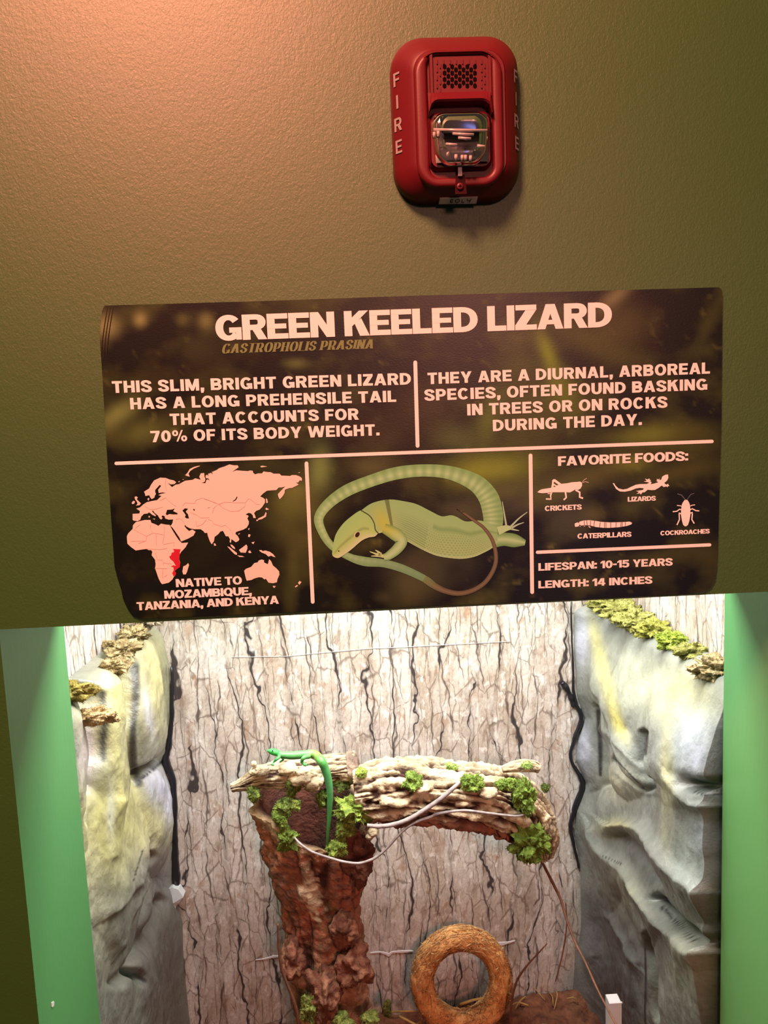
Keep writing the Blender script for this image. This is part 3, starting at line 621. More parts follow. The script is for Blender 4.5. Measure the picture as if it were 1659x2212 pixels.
# ------------------------------------------------------------------ 3. fire alarm
m_redp = mat('alarm_red_plastic', (0.118, 0.007, 0.013), 0.42, spec=0.35)
_t = NT(m_redp); _t.bump(_t.noise(_t.coord(), 900, 2).outputs[0], 0.12, 0.0004)
m_dark = mat('dark_hole', (0.004, 0.002, 0.002), 0.8, spec=0.05)
m_silver = mat('alarm_silver_print', (0.30, 0.30, 0.31), 0.5)
m_refl = mat('reflector_chrome', (0.82, 0.80, 0.80), 0.16, 1.0)
m_paper = mat('white_tape', (0.78, 0.76, 0.76), 0.6)
m_pen = mat('pen_ink', (0.03, 0.02, 0.03), 0.6)
m_lens = mat('clear_lens', (0.97, 0.97, 1.0), 0.02, spec=0.5, Transmission_Weight=1.0, IOR=1.45)
AX, AZ = 0.1075, ZC + 0.2865
AL = empty('fire_alarm', (AX, 0, AZ), 'red wall mounted fire alarm with clear strobe lens above the sign', 'fire alarm')
def rrect(cx, cz, w, h, r, n=10):
    o = []
    for (sx, sz, a0) in ((1, 1, 0), (-1, 1, 90), (-1, -1, 180), (1, -1, 270)):
        for i in range(n+1):
            a = math.radians(a0 + 90*i/n); o.append((cx + sx*(w/2-r) + r*math.cos(a), cz + sz*(h/2-r) + r*math.sin(a)))
    return o
def loft(name, rings, m, parent, cap_front=True, cap_back=False, smooth=True):
    n = len(rings[0][1]); v = [(x, y, z) for y, R_ in rings for x, z in R_]
    f = [(i*n+k, (i+1)*n+k, (i+1)*n+(k+1) % n, i*n+(k+1) % n) for i in range(len(rings)-1) for k in range(n)]
    if cap_front: f.append(tuple((len(rings)-1)*n+k for k in range(n)))
    if cap_back: f.append(tuple(range(n))[::-1])
    o = mesh_obj(name, v, f, m, parent, False)
    if smooth:
        o.data.polygons.foreach_set('use_smooth', [len(p.vertices) == 4 for p in o.data.polygons])
    return o
DEP = 0.034
def hr(k, y):   # flank section: k 0 at the wall, 1 at the front plateau
    w = 0.1205 - 0.038*k; h = 0.1475 - 0.034*k
    return (y, rrect(AX + 0.002*k, AZ - 0.0045*k, w, h, 0.030 - 0.012*k))
prof = [(0.0, 0.0), (0.0, -0.007), (0.03, -0.011), (0.10, -0.0145), (0.35, -0.020), (0.62, -0.0250), (0.82, -0.0285), (0.94, -0.0300), (1.0, -0.0305)]
loft('housing', [hr(k, y) for k, y in prof], m_redp, AL)
YF = -0.0305
def ap(px, py, y): 
    q = at(px, py, y); return (q.x, q.z)
z1 = lambda x, y: (780 + x/4.1475, 60 + y/4.1475)
def acorn(x0, y0, x1, y1, y):                # zoomed-pixel box -> centre and size at depth y
    a = ap(*z1(x0, (y0+y1)/2), y); b_ = ap(*z1(x1, (y0+y1)/2), y); c = ap(*z1((x0+x1)/2, y0), y); d = ap(*z1((x0+x1)/2, y1), y)
    return (a[0]+b_[0])/2, (c[1]+d[1])/2, b_[0]-a[0], c[1]-d[1]
def ring(name, bo, ro, bi, ri, y0, y1, m, bev=0.0015):
    co, ci_ = acorn(*bo, y1), acorn(*bi, y1)
    O = lambda y, g: [(x, y, z) for x, z in rrect(co[0], co[1], co[2]-2*g, co[3]-2*g, ro)]
    I = lambda y, g: [(x, y, z) for x, z in rrect(ci_[0], ci_[1], ci_[2]+2*g, ci_[3]+2*g, ri)]
    rows = [O(y0, 0), O(y1+bev, 0), O(y1+bev*.3, bev*.35), O(y1, bev), I(y1, bev), I(y1+bev*.3, bev*.35), I(y1+bev, 0), I(y0, 0)]
    n = len(rows[0]); v = [p for r_ in rows for p in r_]
    return mesh_obj(name, v, [(i*n+k, (i+1)*n+k, (i+1)*n+(k+1) % n, i*n+(k+1) % n) for i in range(len(rows)-1) for k in range(n)], m, AL, True)
ring('front_frame', (490, 190, 1275, 1420), 0.020, (602, 235, 1178, 1335), 0.010, YF+0.004, YF-0.0045, m_redp, 0.0025)
# speaker panel with ribs and slots
cx, cz, w, h = acorn(612, 245, 1172, 610, YF-0.002)
loft('speaker_panel', [(YF+0.002, rrect(cx, cz, w, h, 0.006)), (YF-0.0012, rrect(cx, cz, w, h, 0.006)), (YF-0.002, rrect(cx, cz, w-.0016, h-.0016, 0.005))], m_redp, AL)
b = MB()
for r_ in range(8):
    for c_ in range(5 if r_ % 2 == 0 else 4):
        zx = 748 + (c_ + (0.5 if r_ % 2 else 0)) * 68; zy = 350 + r_*28.5
        if r_ == 7: continue
        x, z = ap(*z1(zx, zy), YF-0.002); b.add([(x + .0017*dx, YF-0.00215, z + .0025*dz) for dx, dz in ((-1,-.5),(0,-1),(1,-.5),(1,.5),(0,1),(-1,.5))], [(0,1,2,3,4,5)])
b.build('grille_slots', m_dark, AL)
b = MB()
for r_ in range(9):
    for c_ in range(9):
        zx = 680 + c_*57 + (28 if r_ % 2 else 0); zy = 305 + r_*36
        if 715 < zx < 1060 and 320 < zy < 570: continue
        if zx > 1130: continue
        x, z = ap(*z1(zx, zy), YF-0.002); b.box((x-.0005, YF-.0030, z-.0022), (x+.0005, YF-.0018, z+.0022))
b.build('grille_ribs', m_redp, AL)
for zx in (628, 1150):
    b = MB(); x, z = ap(*z1(zx, 430), YF-.002); b.box((x-.0012, YF-.0042, z-.018), (x+.0012, YF-.0018, z+.018)); b.build('panel_rail', m_redp, AL)
# hood above the lens: arched bar
b = MB(); arc_ = []
xa, za = ap(*z1(605, 740), YF-.008); xb, zb = ap(*z1(1172, 745), YF-.008); xm, zm = ap(*z1(890, 690), YF-.008)
n = 22; v = []
for i in range(n+1):
    u = i/n; x = xa + (xb-xa)*u; e = min(1, min(u, 1-u)*6); zl = za - .004 + (.0105)*math.sqrt(max(0, 1-(1-e)**2)); zt = zm + .0125
    v += [(x, YF+.001, zl), (x, YF-.010, zl), (x, YF-.0115, zl+.0015), (x, YF-.0045, zt), (x, YF+.001, zt)]
f = [(i*5+k, (i+1)*5+k, (i+1)*5+(k+1) % 5, i*5+(k+1) % 5) for i in range(n) for k in range(5)] + [(0,1,2,3,4)[::-1], tuple(n*5+k for k in range(5))]
mesh_obj('lens_hood', v, f, m_redp, AL)
# strobe: dark-red well, chrome reflector, moulded clear lens
cx, cz, w, h = acorn(605, 760, 1168, 1275, YF-.003)
loft('strobe_base', [(YF+.002, rrect(cx, cz, w, h, .008)), (YF-.0035, rrect(cx, cz, w, h, .008)), (YF-.0055, rrect(cx, cz, w-.004, h-.004, .007))], m_redp, AL)
cx, cz, w, h = acorn(660, 790, 1130, 1215, YF-.006)
b = MB(); n, mrow = 24, 12; v = []
for j in range(mrow+1):
    for i in range(n+1):
        u = i/n*2-1; t_ = j/mrow; q = abs(t_*2-1)
        v.append((cx + u*w/2, YF-.0062 - .0045*(1-(1-q)**1.6) * (0.5+0.5*(1-u*u)), cz - h/2 + h*t_))
b.add(v, [(j*(n+1)+i, j*(n+1)+i+1, (j+1)*(n+1)+i+1, (j+1)*(n+1)+i) for j in range(mrow) for i in range(n)])
b.build('reflector', m_refl, AL, True)
b = MB(); x0, z0 = cx - w*.42, cz + h*.05; b.tube([(x0, YF-.0105, z0), (x0 + w*.84, YF-.0105, z0)], .0022, 12); b.build('flash_tube', mat('flash_tube_glass', (.75, .72, .8), .08, spec=.8), AL, True)
cx, cz, w, h = acorn(640, 742, 1150, 1215, YF-.014)
rings = []
for y, g, rr in ((YF-.0058, 0, .011), (YF-.0115, .0004, .011), (YF-.0150, .0020, .010), (YF-.0172, .0050, .008), (YF-.0180, .0095, .006)):
    pts = rrect(cx, cz, w-2*g, h-2*g, min(rr, (w-2*g)/2.2), 8)
    zm_ = cz - (h-2*g)/2
    pts = [(cx + (x-cx)*(1.0 - 0.28*max(0, (cz-z)/(h/2))**1.5), z) for x, z in pts]
    rings.append((y, pts))
loft('strobe_lens', rings, m_lens, AL, True, True)
b = MB()  # pale ribs whose colour and place stand for the glints on the lens
for (xx0, xx1, yy, d_) in ((650, 1130, 912, .0045), (820, 1010, 948, .004), (870, 985, 985, .0035), (760, 860, 1040, .003), (1040, 1110, 1055, .003)):
    xA, zA = ap(*z1(xx0, yy), YF-.0185); xB, zB = ap(*z1(xx1, yy+8), YF-.0185)
    b.tube([(xA, YF-.0180, zA), (xB, YF-.0180, zB)], .0013, 8)
for (xx, yy) in ((655, 960), (690, 950), (850, 1160), (905, 1165), (935, 1165), (980, 1170)):
    x, z = ap(*z1(xx, yy), YF-.0178); b.box((x-.0012, YF-.0190, z-.0022), (x+.0012, YF-.0150, z+.0022))
b.build('lens_rib_glints', mat('lens_facet_glints', (.86, .80, .84), .12, spec=.8, Transmission_Weight=.55), AL, True)
x, z = ap(*z1(885, 1290), YF-.006); b = MB(); b.box((x-.0018, YF-.0072, z-.004), (x+.0018, YF-.003, z+.004)); b.build('lens_tab', mat('lens_tab_grey', (.35, .30, .31), .3), AL)
# screw notch
x, z = ap(*z1(888, 1405), YF-.004)
b = MB(); b.add([(x+dx, YF-.0048, z+dz) for dx, dz in ((-.0052, -.0085), (.0058, -.0085), (.0042, .0085), (-.0040, .0085))], [(0,1,2,3)]); b.build('screw_notch', mat('notch_dark_red', (.03, .003, .004), .6, spec=.1), AL)
b = MB(); xs, zs = ap(*z1(886, 1420), YF-.006); b.tube([(xs, YF-.0045, zs), (xs, YF-.0062, zs), (xs, YF-.0066, zs)], [.0031, .0031, .0024], 16); sw = b.build('screw', m_redp, AL, True)
b = MB(); b.box((xs-.0016, YF-.0068, zs-.0004), (xs+.0016, YF-.0064, zs+.0004)); b.box((xs-.0004, YF-.0068, zs-.0016), (xs+.0004, YF-.0064, zs+.0016)); b.build('screw_slot', m_dark, sw)
# FIRE down both flanks
def flank(side):
    xw = AX + side*0.1205/2; xf = AX + .002 + side*(0.1205-.038)/2
    pr = [(k, y) for k, y in prof]
    def fm(k, z):
        for (k0, y0_), (k1, y1_) in zip(pr[1:], pr[2:]):
            if k <= k1 + 1e-9: 
                y = y0_ + (y1_-y0_)*max(0, min(1, (k-k0)/max(1e-6, k1-k0))); break
        return Vector((AX + 0.002*k + side*(0.1205-0.038*k)/2 + side*.0004, y - .0005, z))
    return fm
for side, name in ((-1, 'fire_lettering'), (1, 'fire_lettering')):
    fm = flank(side); b = MB()
    for i, ch in enumerate('FIRE'):
        zc = AZ + .0340 - i*.0198
        w_, P = glyph(ch, .22, .16); k0, k1 = (.10, .42) if side < 0 else (.42, .10)
        wc = (k1-k0) / .76
        for p, k in zip(P, layers(P)):
            # subdivide wide faces a little so they follow the curved flank
            b.add([fm(k0 + (k1-k0)/2 + ((x - w_/2))*wc*.85, zc - .0058 + y*.0118) + Vector((0, -k*.00004, 0)) for x, y in p], [tuple(range(len(p)))])
    b.build(name, m_silver, AL)
# tape label with the handwritten mark
def lowflank(px, py):
    """the point of the lower flank seen at a pixel"""
    best = None
    for n_ in range(201):
        k = n_/200
        for (k0, y0_), (k1, y1_) in zip(prof[1:], prof[2:]):
            if k <= k1 + 1e-9: y = y0_ + (y1_-y0_)*max(0, min(1, (k-k0)/max(1e-6, k1-k0))); break
        q = at(px, py, y); e = abs(q.z - (AZ - .0045*k - (.1475-.034*k)/2))
        if best is None or e < best[0]: best = (e, q)
    return best[1]
tq = [lowflank(*z1(*q)) for q in ((705, 1522), (1045, 1512), (1030, 1572), (695, 1577))]
offn = Vector((0, -.0007, -.0007))
tv = [q + offn for q in tq] + [q + Vector((0, .0006, .0006)) for q in tq]
stk = mesh_obj('tape_label', tv, [(3,2,1,0), (4,5,6,7), (0,1,5,4), (1,2,6,5), (2,3,7,6), (3,0,4,7)], m_paper, AL)
stk['label'] = 'white tape with handwritten EOL 4'
def tmap(u, v_): 
    a = tq[3]*(1-u) + tq[2]*u; c = tq[0]*(1-u) + tq[1]*u; return a*(1-v_) + c*v_ + Vector((0, -.0009, -.0009))
b = MB()
hand = [[(.30,.75),(.30,.28),(.37,.28)], [(.30,.75),(.37,.75)], [(.30,.52),(.36,.52)], [(.42,.5),(.45,.74),(.51,.74),(.54,.5),(.51,.28),(.45,.28),(.42,.5)], [(.60,.75),(.60,.28),(.67,.28)], [(.735,.78),(.74,.55),(.80,.50)], [(.835,.80),(.80,.2)]]
for h_ in hand:
    for (x0, y0_), (x1, y1_) in zip(h_, h_[1:]):
        a = tmap(x0, y0_); c = tmap(x1, y1_); d = (c-a); nn = d.cross(Vector((0, .7, .7))).normalized()*.00035
        b.add([a-nn, c-nn, c+nn, a+nn], [(0,1,2,3)])
b.build('handwriting', m_pen, stk)

# ------------------------------------------------------------------ 4. terrarium shell
YB, XTL, XTR, ZF, ZTOP = 0.66, -0.435, 0.505, 0.545, 1.70
m_bark = mat('bark_print', (.6, .55, .5), 0.75, spec=0.2)
t = NT(m_bark)
tc = t.n('ShaderNodeTexCoord'); sx = t.n('ShaderNodeSeparateXYZ'); t.l(tc.outputs['Object'], sx.inputs[0])
def math_(op, a, b_=None, c=None, clamp=False):
    x = t.n('ShaderNodeMath', operation=op); x.use_clamp = clamp
    for i, q in enumerate((a, b_, c)):
        if q is None: continue
        if isinstance(q, (int, float)): x.inputs[i].default_value = q
        else: t.l(q, x.inputs[i])
    return x.outputs[0]
s0 = math_('ADD', sx.outputs[0], sx.outputs[1]); z0 = sx.outputs[2]
def vec(a, b_, c=0.0):
    x = t.n('ShaderNodeCombineXYZ')
    for i, q in enumerate((a, b_, c)):
        if isinstance(q, (int, float)): x.inputs[i].default_value = q
        else: t.l(q, x.inputs[i])
    return x.outputs[0]
wn = t.noise(vec(math_('MULTIPLY', s0, 9), math_('MULTIPLY', z0, 7), 2.0), 1.0, 3)
wv = math_('MULTIPLY', math_('SUBTRACT', wn.outputs[0], 0.5), 0.030)
wn2 = t.noise(vec(math_('MULTIPLY', s0, 60), math_('MULTIPLY', z0, 40), 5.0), 1.0, 3)
wv2 = math_('MULTIPLY', math_('SUBTRACT', wn2.outputs[0], 0.5), 0.014)
s1 = math_('ADD', math_('ADD', s0, wv), wv2)
z1_ = math_('ADD', z0, math_('MULTIPLY', wv2, 1.5))
def vor(sxs, szs, off, feature='DISTANCE_TO_EDGE'):
    x = t.n('ShaderNodeTexVoronoi', voronoi_dimensions='2D', feature=feature); x.inputs['Scale'].default_value = 1.0
    t.l(vec(math_('MULTIPLY_ADD', s1, sxs, off), math_('MULTIPLY', z1_, szs)), x.inputs['Vector']); return x
big = vor(19, 4.6, 3.3); med = vor(30, 13, 9.1); fine = vor(64, 36, 1.7)
bigc = vor(19, 4.6, 3.3, 'F1')
def columns(freq, seed, wmax, warp=1.2, fz=8.0, lo=.44, hi=.74):
    a = t.noise(vec(math_('MULTIPLY_ADD', s0, 7.0, seed), math_('MULTIPLY', z0, 3.2)), 1.0, 1); b_ = t.noise(vec(math_('MULTIPLY_ADD', s0, 34.0, seed), math_('MULTIPLY', z0, 20.0)), 1.0, 2)
    tt_ = math_('ADD', math_('MULTIPLY', s0, freq), math_('ADD', math_('MULTIPLY', a.outputs[0], warp*2), math_('MULTIPLY', b_.outputs[0], .62)))
    id_ = math_('FLOOR', math_('ADD', tt_, .5)); d_ = math_('ABSOLUTE', math_('SUBTRACT', tt_, id_))
    w_ = t.noise(vec(math_('MULTIPLY', id_, 7.31), math_('MULTIPLY', z0, fz), seed), 1.0, 2)
    k = t.ramp(w_.outputs[0], [(lo, (.0005,)*3), (hi, (wmax,)*3)])
    return d_, math_('DIVIDE', d_, k)
d1, q1 = columns(19.0, 3.0, .125); d2, q2 = columns(29.0, 11.0, .11, 1.0, 11.0, .45); d3, q3 = columns(52.0, 23.0, .14, 1.0, 20.0, .44)
tone = t.noise(vec(math_('MULTIPLY', s1, 24), math_('MULTIPLY', z1_, 11), 3.0), 1.0, 5, 0.65)
grain = t.noise(vec(math_('MULTIPLY', s1, 220), math_('MULTIPLY', z1_, 130), 3.0), 1.0, 4, 0.7)
c = t.ramp(tone.outputs[0], [(0.28, lin((158, 140, 124))), (0.42, lin((186, 174, 162))), (0.55, lin((205, 197, 189))), (0.70, lin((216, 212, 207)))])
sepc = t.n('ShaderNodeSeparateColor'); t.l(bigc.outputs['Color'], sepc.inputs[0])
c = t.mix(0.30, c, t.ramp(sepc.outputs[0], [(0.15, lin((158, 140, 122))), (0.85, lin((214, 210, 206)))]))
c = t.mix(1.0, c, t.ramp(grain.outputs[0], [(0.3, (0.74,)*3), (0.62, (1.06,)*3)]), 'MULTIPLY')
brn = t.noise(vec(math_('MULTIPLY', s1, 17), math_('MULTIPLY', z1_, 9), 31.0), 1.0, 3)
c = t.mix(t.ramp(brn.outputs[0], [(0.60, BLK), (0.72, (.55,)*3)]), c, lin((150, 112, 82)))
brk = t.noise(vec(math_('MULTIPLY', s1, 14), math_('MULTIPLY', z1_, 12), 41.0), 1.0, 3)
brk2 = t.noise(vec(math_('MULTIPLY', s1, 20), math_('MULTIPLY', z1_, 16), 51.0), 1.0, 3)
def broken(dist, br, gain, lo=0.36, hi=0.62):
    k = t.ramp(br.outputs[0], [(lo, (.04,)*3), (hi, (1,)*3)])
    return math_('DIVIDE', dist, math_('MULTIPLY', k, gain))
c = t.mix(t.ramp(fine.outputs[0], [(0.0, (.26,)*3), (0.06, BLK)]), c, lin((138, 118, 102)))
c = t.mix(t.ramp(broken(med.outputs[0], brk2, 1.0, .40, .62), [(0.0, (.75,)*3), (0.03, (.5,)*3), (0.07, BLK)]), c, lin((104, 88, 78)))
st1 = t.noise(vec(math_('MULTIPLY', s1, 75), math_('MULTIPLY', z1_, 24), 61.0), 1.0, 3, .6); st2 = t.noise(vec(math_('MULTIPLY', s1, 62), math_('MULTIPLY', z1_, 34), 71.0), 1.0, 3, .6); st3 = t.noise(vec(math_('MULTIPLY', s1, 40), math_('MULTIPLY', z1_, 20), 81.0), 1.0, 3, .6)
c = t.mix(t.ramp(st1.outputs[0], [(.56, BLK), (.68, (.6,)*3)]), c, lin((126, 104, 88)))
c = t.mix(t.ramp(st2.outputs[0], [(.58, BLK), (.66, (.6,)*3)]), c, lin((232, 229, 226)))
c = t.mix(t.ramp(st3.outputs[0], [(.60, BLK), (.68, (.5,)*3)]), c, lin((156, 118, 88)))
c = t.mix(1.0, c, t.ramp(d1, [(0.0, (.74,)*3), (0.10, (.92,)*3), (0.24, (1.0,)*3)]), 'MULTIPLY')
c = t.mix(1.0, c, t.ramp(d2, [(0.0, (.84,)*3), (0.14, (1.0,)*3)]), 'MULTIPLY')
c = t.mix(t.ramp(q3, [(0.3, (.7,)*3), (1.0, BLK)]), c, lin((112, 94, 82)))
c = t.mix(t.ramp(q2, [(0.35, (.85,)*3), (1.0, BLK)]), c, lin((82, 70, 66)))
c = t.mix(t.ramp(q1, [(0.45, (.97,)*3), (1.0, BLK)]), c, lin((54, 47, 48)))
t.l(c, t.b.inputs['Base Color'])
m_seam = mat('torn_paper', (.72, .70, .72), .7)
m_black = mat('black_sealant', (.012, .012, .016), .3, spec=.5)
TR = empty('terrarium', (0.04, 0.42, ZF - .02), 'tall glass fronted terrarium lined with grey bark pattern, seen through the opening', 'terrarium')
b = MB(); b.box((XTL-.01, YB, ZF-.02), (XTR+.01, YB+.008, ZTOP)); bp = b.build('back_panel', m_bark, TR)
b = MB(); b.box((XTL-.01, TH+.002, ZF-.02), (XTL, YB, ZTOP)); b.build('side_panel', m_bark, TR)
b = MB(); b.box((XTR, TH+.002, ZF-.02), (XTR+.01, YB, ZTOP)); b.build('side_panel', m_bark, TR)
b = MB(); b.box((XTL-.01, TH+.002, ZF-.04), (XTR+.01, YB, ZF-.02)); b.build('base_tray', m_black, TR)
def seam(pts, w):                            # torn paper edges standing a hair off the panel
    b = MB(); q = [at(x, y, YB - .0012) for x, y in pts]; n = len(q)
    v = []
    for i, p in enumerate(q):
        ww = (w[i] if hasattr(w, '__len__') else w) * mpp(YB) / 2
        v += [p + Vector((0, 0, ww)), p - Vector((0, 0, ww)), p - Vector((0, -.0012, ww)), p + Vector((0, .0012, ww))]
    f = [(i*4+k, (i+1)*4+k, (i+1)*4+(k+1) % 4, i*4+(k+1) % 4) for i in range(n-1) for k in range(4)] + [(0, 1, 2, 3), (4*n-4, 4*n-1, 4*n-2, 4*n-3)]
    b.add(v, f); return b.build('torn_seam', m_seam, TR)
seam([(552, 2074), (570, 2072), (590, 2067), (608, 2066), (622, 2065)], [1, 2, 5, 2, 4])
seam([(800, 2059), (822, 2057), (832, 2060), (840, 2063), (848, 2057), (870, 2056), (892, 2055)], [2, 3, 5, 8, 4, 5, 3])
seam([(1068, 2040), (1085, 2039), (1100, 2036), (1112, 2033)], [6, 8, 4, 2])
seam([(500, 1420), (620, 1418), (680, 1412), (800, 1401), (860, 1399), (950, 1394), (1100, 1386)], [.15, .2, .2, .8, .5, .3, .2])
m_glass = bpy.data.materials.new('front_glass'); m_glass.use_nodes = True
gt = m_glass.node_tree; gt.nodes.clear()
go = gt.nodes.new('ShaderNodeOutputMaterial'); gm = gt.nodes.new('ShaderNodeMixShader'); gtr = gt.nodes.new('ShaderNodeBsdfTransparent'); ggl = gt.nodes.new('ShaderNodeBsdfGlossy'); gfr = gt.nodes.new('ShaderNodeFresnel')
gfr.inputs[0].default_value = 1.45; ggl.inputs['Roughness'].default_value = 0.01; gtr.inputs[0].default_value = (.97, .985, .975, 1)
gt.links.new(gfr.outputs[0], gm.inputs[0]); gt.links.new(gtr.outputs[0], gm.inputs[1]); gt.links.new(ggl.outputs[0], gm.inputs[2]); gt.links.new(gm.outputs[0], go.inputs[0])
b = MB(); b.add([(XTL-.01, TH+.001, ZF-.02), (XTR+.01, TH+.001, ZF-.02), (XTR+.01, TH+.001, ZTOP), (XTL-.01, TH+.001, ZTOP)], [(0, 1, 2, 3)])
b.build('glass_pane', m_glass, TR)

# substrate
m_soil = noisy('brown_mulch', lin((92, 52, 38)), lin((140, 92, 66)), 60, 0.95, 1.0, 160, bdist=.006)
nx_, ny_ = 170, 95; v = []
for j in range(ny_):
    for i in range(nx_):
        x = XTL + .003 + (XTR-XTL-.006)*i/(nx_-1); y = TH + .006 + (YB-TH-.009)*j/(ny_-1)
        z = ZF + .016*noise.fractal(Vector((x*16, y*16, 1)), .7, 2, 6) + .034*math.exp(-((x-.33)/.15)**2)*(y-TH)/(YB-TH) + .095*math.exp(-((x+.035)/.11)**2-((y-.45)/.12)**2)
        v.append((x, y, z))
sub = mesh_obj('mulch', v, [(j*nx_+i, j*nx_+i+1, (j+1)*nx_+i+1, (j+1)*nx_+i) for j in range(ny_-1) for i in range(nx_-1)], m_soil, None, True)
tag(sub, 'reddish brown mulch covering the terrarium floor', 'mulch', kind='stuff')
def soilz(x, y): return ZF + .016*noise.fractal(Vector((x*16, y*16, 1)), .7, 2, 6) + .034*math.exp(-((x-.33)/.15)**2)*(y-TH)/(YB-TH) + .095*math.exp(-((x+.035)/.11)**2-((y-.45)/.12)**2)
m_hay = noisy('dry_straw', lin((150, 112, 60)), lin((205, 172, 105)), 30, .8)
b = MB()
def stalk(p, q, r_, sag=.006):
    p, q = Vector(p), Vector(q); m_ = (p+q)/2 + Vector((random.uniform(-1, 1)*sag, random.uniform(-1, 1)*sag, abs(sag)))
    b.tube([tuple(a) for a in spline([p, m_, q], 6)], [r_, r_*1.1, r_, r_, r_*.9, r_*.6], 5)
for i in range(150):
    x = random.uniform(XTL+.05, XTR-.06); y = random.uniform(TH+.05, YB-.03); a = random.uniform(0, 6.3); L_ = random.uniform(.02, .07)
    x2 = min(XTR-.05, max(XTL+.05, x+L_*math.cos(a))); y2 = min(YB-.012, max(TH+.03, y+L_*math.sin(a)))
    stalk((x, y, soilz(x, y)+.004), (x2, y2, soilz(x2, y2)+.004+random.random()*.012), random.uniform(.0006, .0016))
tag(b.build('straw_litter', m_hay, None, True), 'scattered dry straw lying on the mulch', 'straw', kind='stuff')

# ------------------------------------------------------------------ 5. artificial rock on both sides
def pdist(px, py, pts):
    """distance to a pixel polyline, and which side (+ = right of the travel direction)"""
    best = np.full(px.shape, 1e9); side = np.zeros(px.shape)
    for (x1, y1), (x2, y2) in zip(pts, pts[1:]):
        dx, dy = x2-x1, y2-y1; L2 = dx*dx+dy*dy
        t_ = np.clip(((px-x1)*dx+(py-y1)*dy)/L2, 0, 1); qx = x1+t_*dx; qy = y1+t_*dy
        d_ = np.hypot(px-qx, py-qy); s_ = np.sign(dx*(py-y1)-dy*(px-x1)); m_ = d_ < best
        best = np.where(m_, d_, best); side = np.where(m_, s_, side)
    return best, side
def rock_piece(name, sgn, xw, xface, zt_front, zt_back, domes, crease, ridges, paints, mat_, basecol, label, sil, dark_lines, taper=0):
    ny_, nz_ = 250, 320
    ys = np.linspace(TH+.008, YB-.001, ny_); zs = np.linspace(ZF-.01, 1, nz_)
    Yg = np.tile(ys, (nz_, 1)); tt = np.linspace(0, 1, nz_)[:, None]
    zt = zt_front + (zt_back-zt_front)*(ys-ys[0])/(ys[-1]-ys[0]); Zg = (ZF-.015) + (zt[None, :]-(ZF-.015))*tt
    P = np.stack([np.full(Yg.shape, xface + sgn*.036), Yg, Zg], -1) - np.array(EYE)
    zz = P @ np.array(CF); px = W/2 + F*(P @ np.array(CR))/zz; py = H/2 - F*(P @ np.array(CU))/zz
    wpx = np.array([noise.noise(Vector((a*.018, b_*.011, 2.0+sgn))) for a, b_ in zip(px.ravel(), py.ravel())]).reshape(px.shape)
    wpy = np.array([noise.noise(Vector((a*.018, b_*.011, 7.0+sgn))) for a, b_ in zip(px.ravel(), py.ravel())]).reshape(px.shape)
    pxo, pyo = px, py; px = px + 11*wpx; py = py + 24*wpy
    h = np.full(px.shape, -.02)
    for (cx_, cy_, rx, ry, A) in domes:
        q = ((px-cx_)/rx)**2 + ((py-cy_)/ry)**2
        h = np.maximum(h, A*np.sqrt(np.clip(1-q, 0, 1)) - .012*(q > 1) - .02*np.clip(q-1, 0, .6))
    nzv = np.array([noise.fractal(Vector((a*5, b_*5, 4.2*sgn)), .9, 2.1, 5) for a, b_ in zip(Yg.ravel(), Zg.ravel())]).reshape(Yg.shape)
    nz2 = np.array([noise.turbulence(Vector((a*26, b_*9, 9.2*sgn)), 4, False) for a, b_ in zip(Yg.ravel(), Zg.ravel())]).reshape(Yg.shape)
    h = h + .010*nzv + .004*nz2
    for pts, w, dp in crease:
        d_, _ = pdist(px, py, pts); h -= dp*np.exp(-(d_/w)**2)
    for pts, wl, wr, A in ridges:                      # sharp on one side, long on the other
        d_, s_ = pdist(px, py, pts); wv_ = np.where(s_ < 0, wl, wr); h += A*np.exp(-(d_/wv_)**1.4)
    if taper:
        q = np.clip((zt[None, :]-Zg)/.16, 0, 1); h = (h+.01)*(taper+(1-taper)*q*q*(3-2*q)) - .01
    edge = np.clip((1-tt)*(zt[None, :]-ZF)/.028, 0, 1); edge = np.sqrt(1-(1-edge)**2)
    X = xface + sgn*h
    px, py = pxo + 3*wpx, pyo + 3*wpy
    sa = np.interp(pyo, [a for a, _ in sil], [at(b_, a, YB).x for a, b_ in sil]); wb = np.exp(-((YB-Yg)/.045)**1.5)
    X = X*(1-wb) + wb*(sa + sgn*.002*nzv)
    X = np.where(sgn > 0, np.maximum(X, xw+.006), np.minimum(X, xw-.006))
    X = xw + (X-xw)*edge
    P = np.stack([X, Yg, Zg], -1) - np.array(EYE); zz = P @ np.array(CF); px = W/2 + F*(P @ np.array(CR))/zz + 2*wpx; py = H/2 - F*(P @ np.array(CU))/zz + 2*wpy
    col = np.tile(np.array(lin(basecol)), (nz_, ny_, 1)).astype(float)
    col *= (1 + .22*nzv)[..., None]
    for (cx_, cy_, rx, ry, an, cc, k_) in paints:
        a = math.radians(an); dx = px-cx_; dy = py-cy_; u = (dx*math.cos(a)+dy*math.sin(a))/rx; w_ = (-dx*math.sin(a)+dy*math.cos(a))/ry
        kk = (k_*np.clip(np.exp(-(u*u+w_*w_))*(1+.7*nzv+.35*nz2), 0, 1))[..., None]; col = col*(1-kk) + kk*np.array(lin(cc))
    for pts, w in dark_lines:                                # dark lines drawn along the cracks and hollows
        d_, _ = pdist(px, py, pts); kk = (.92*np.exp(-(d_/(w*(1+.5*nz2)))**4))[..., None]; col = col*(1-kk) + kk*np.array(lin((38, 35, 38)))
    V_ = np.stack([X, Yg, Zg], -1).reshape(-1, 3); Cc = np.clip(col, .01, .92).reshape(-1, 3)
    fs = []
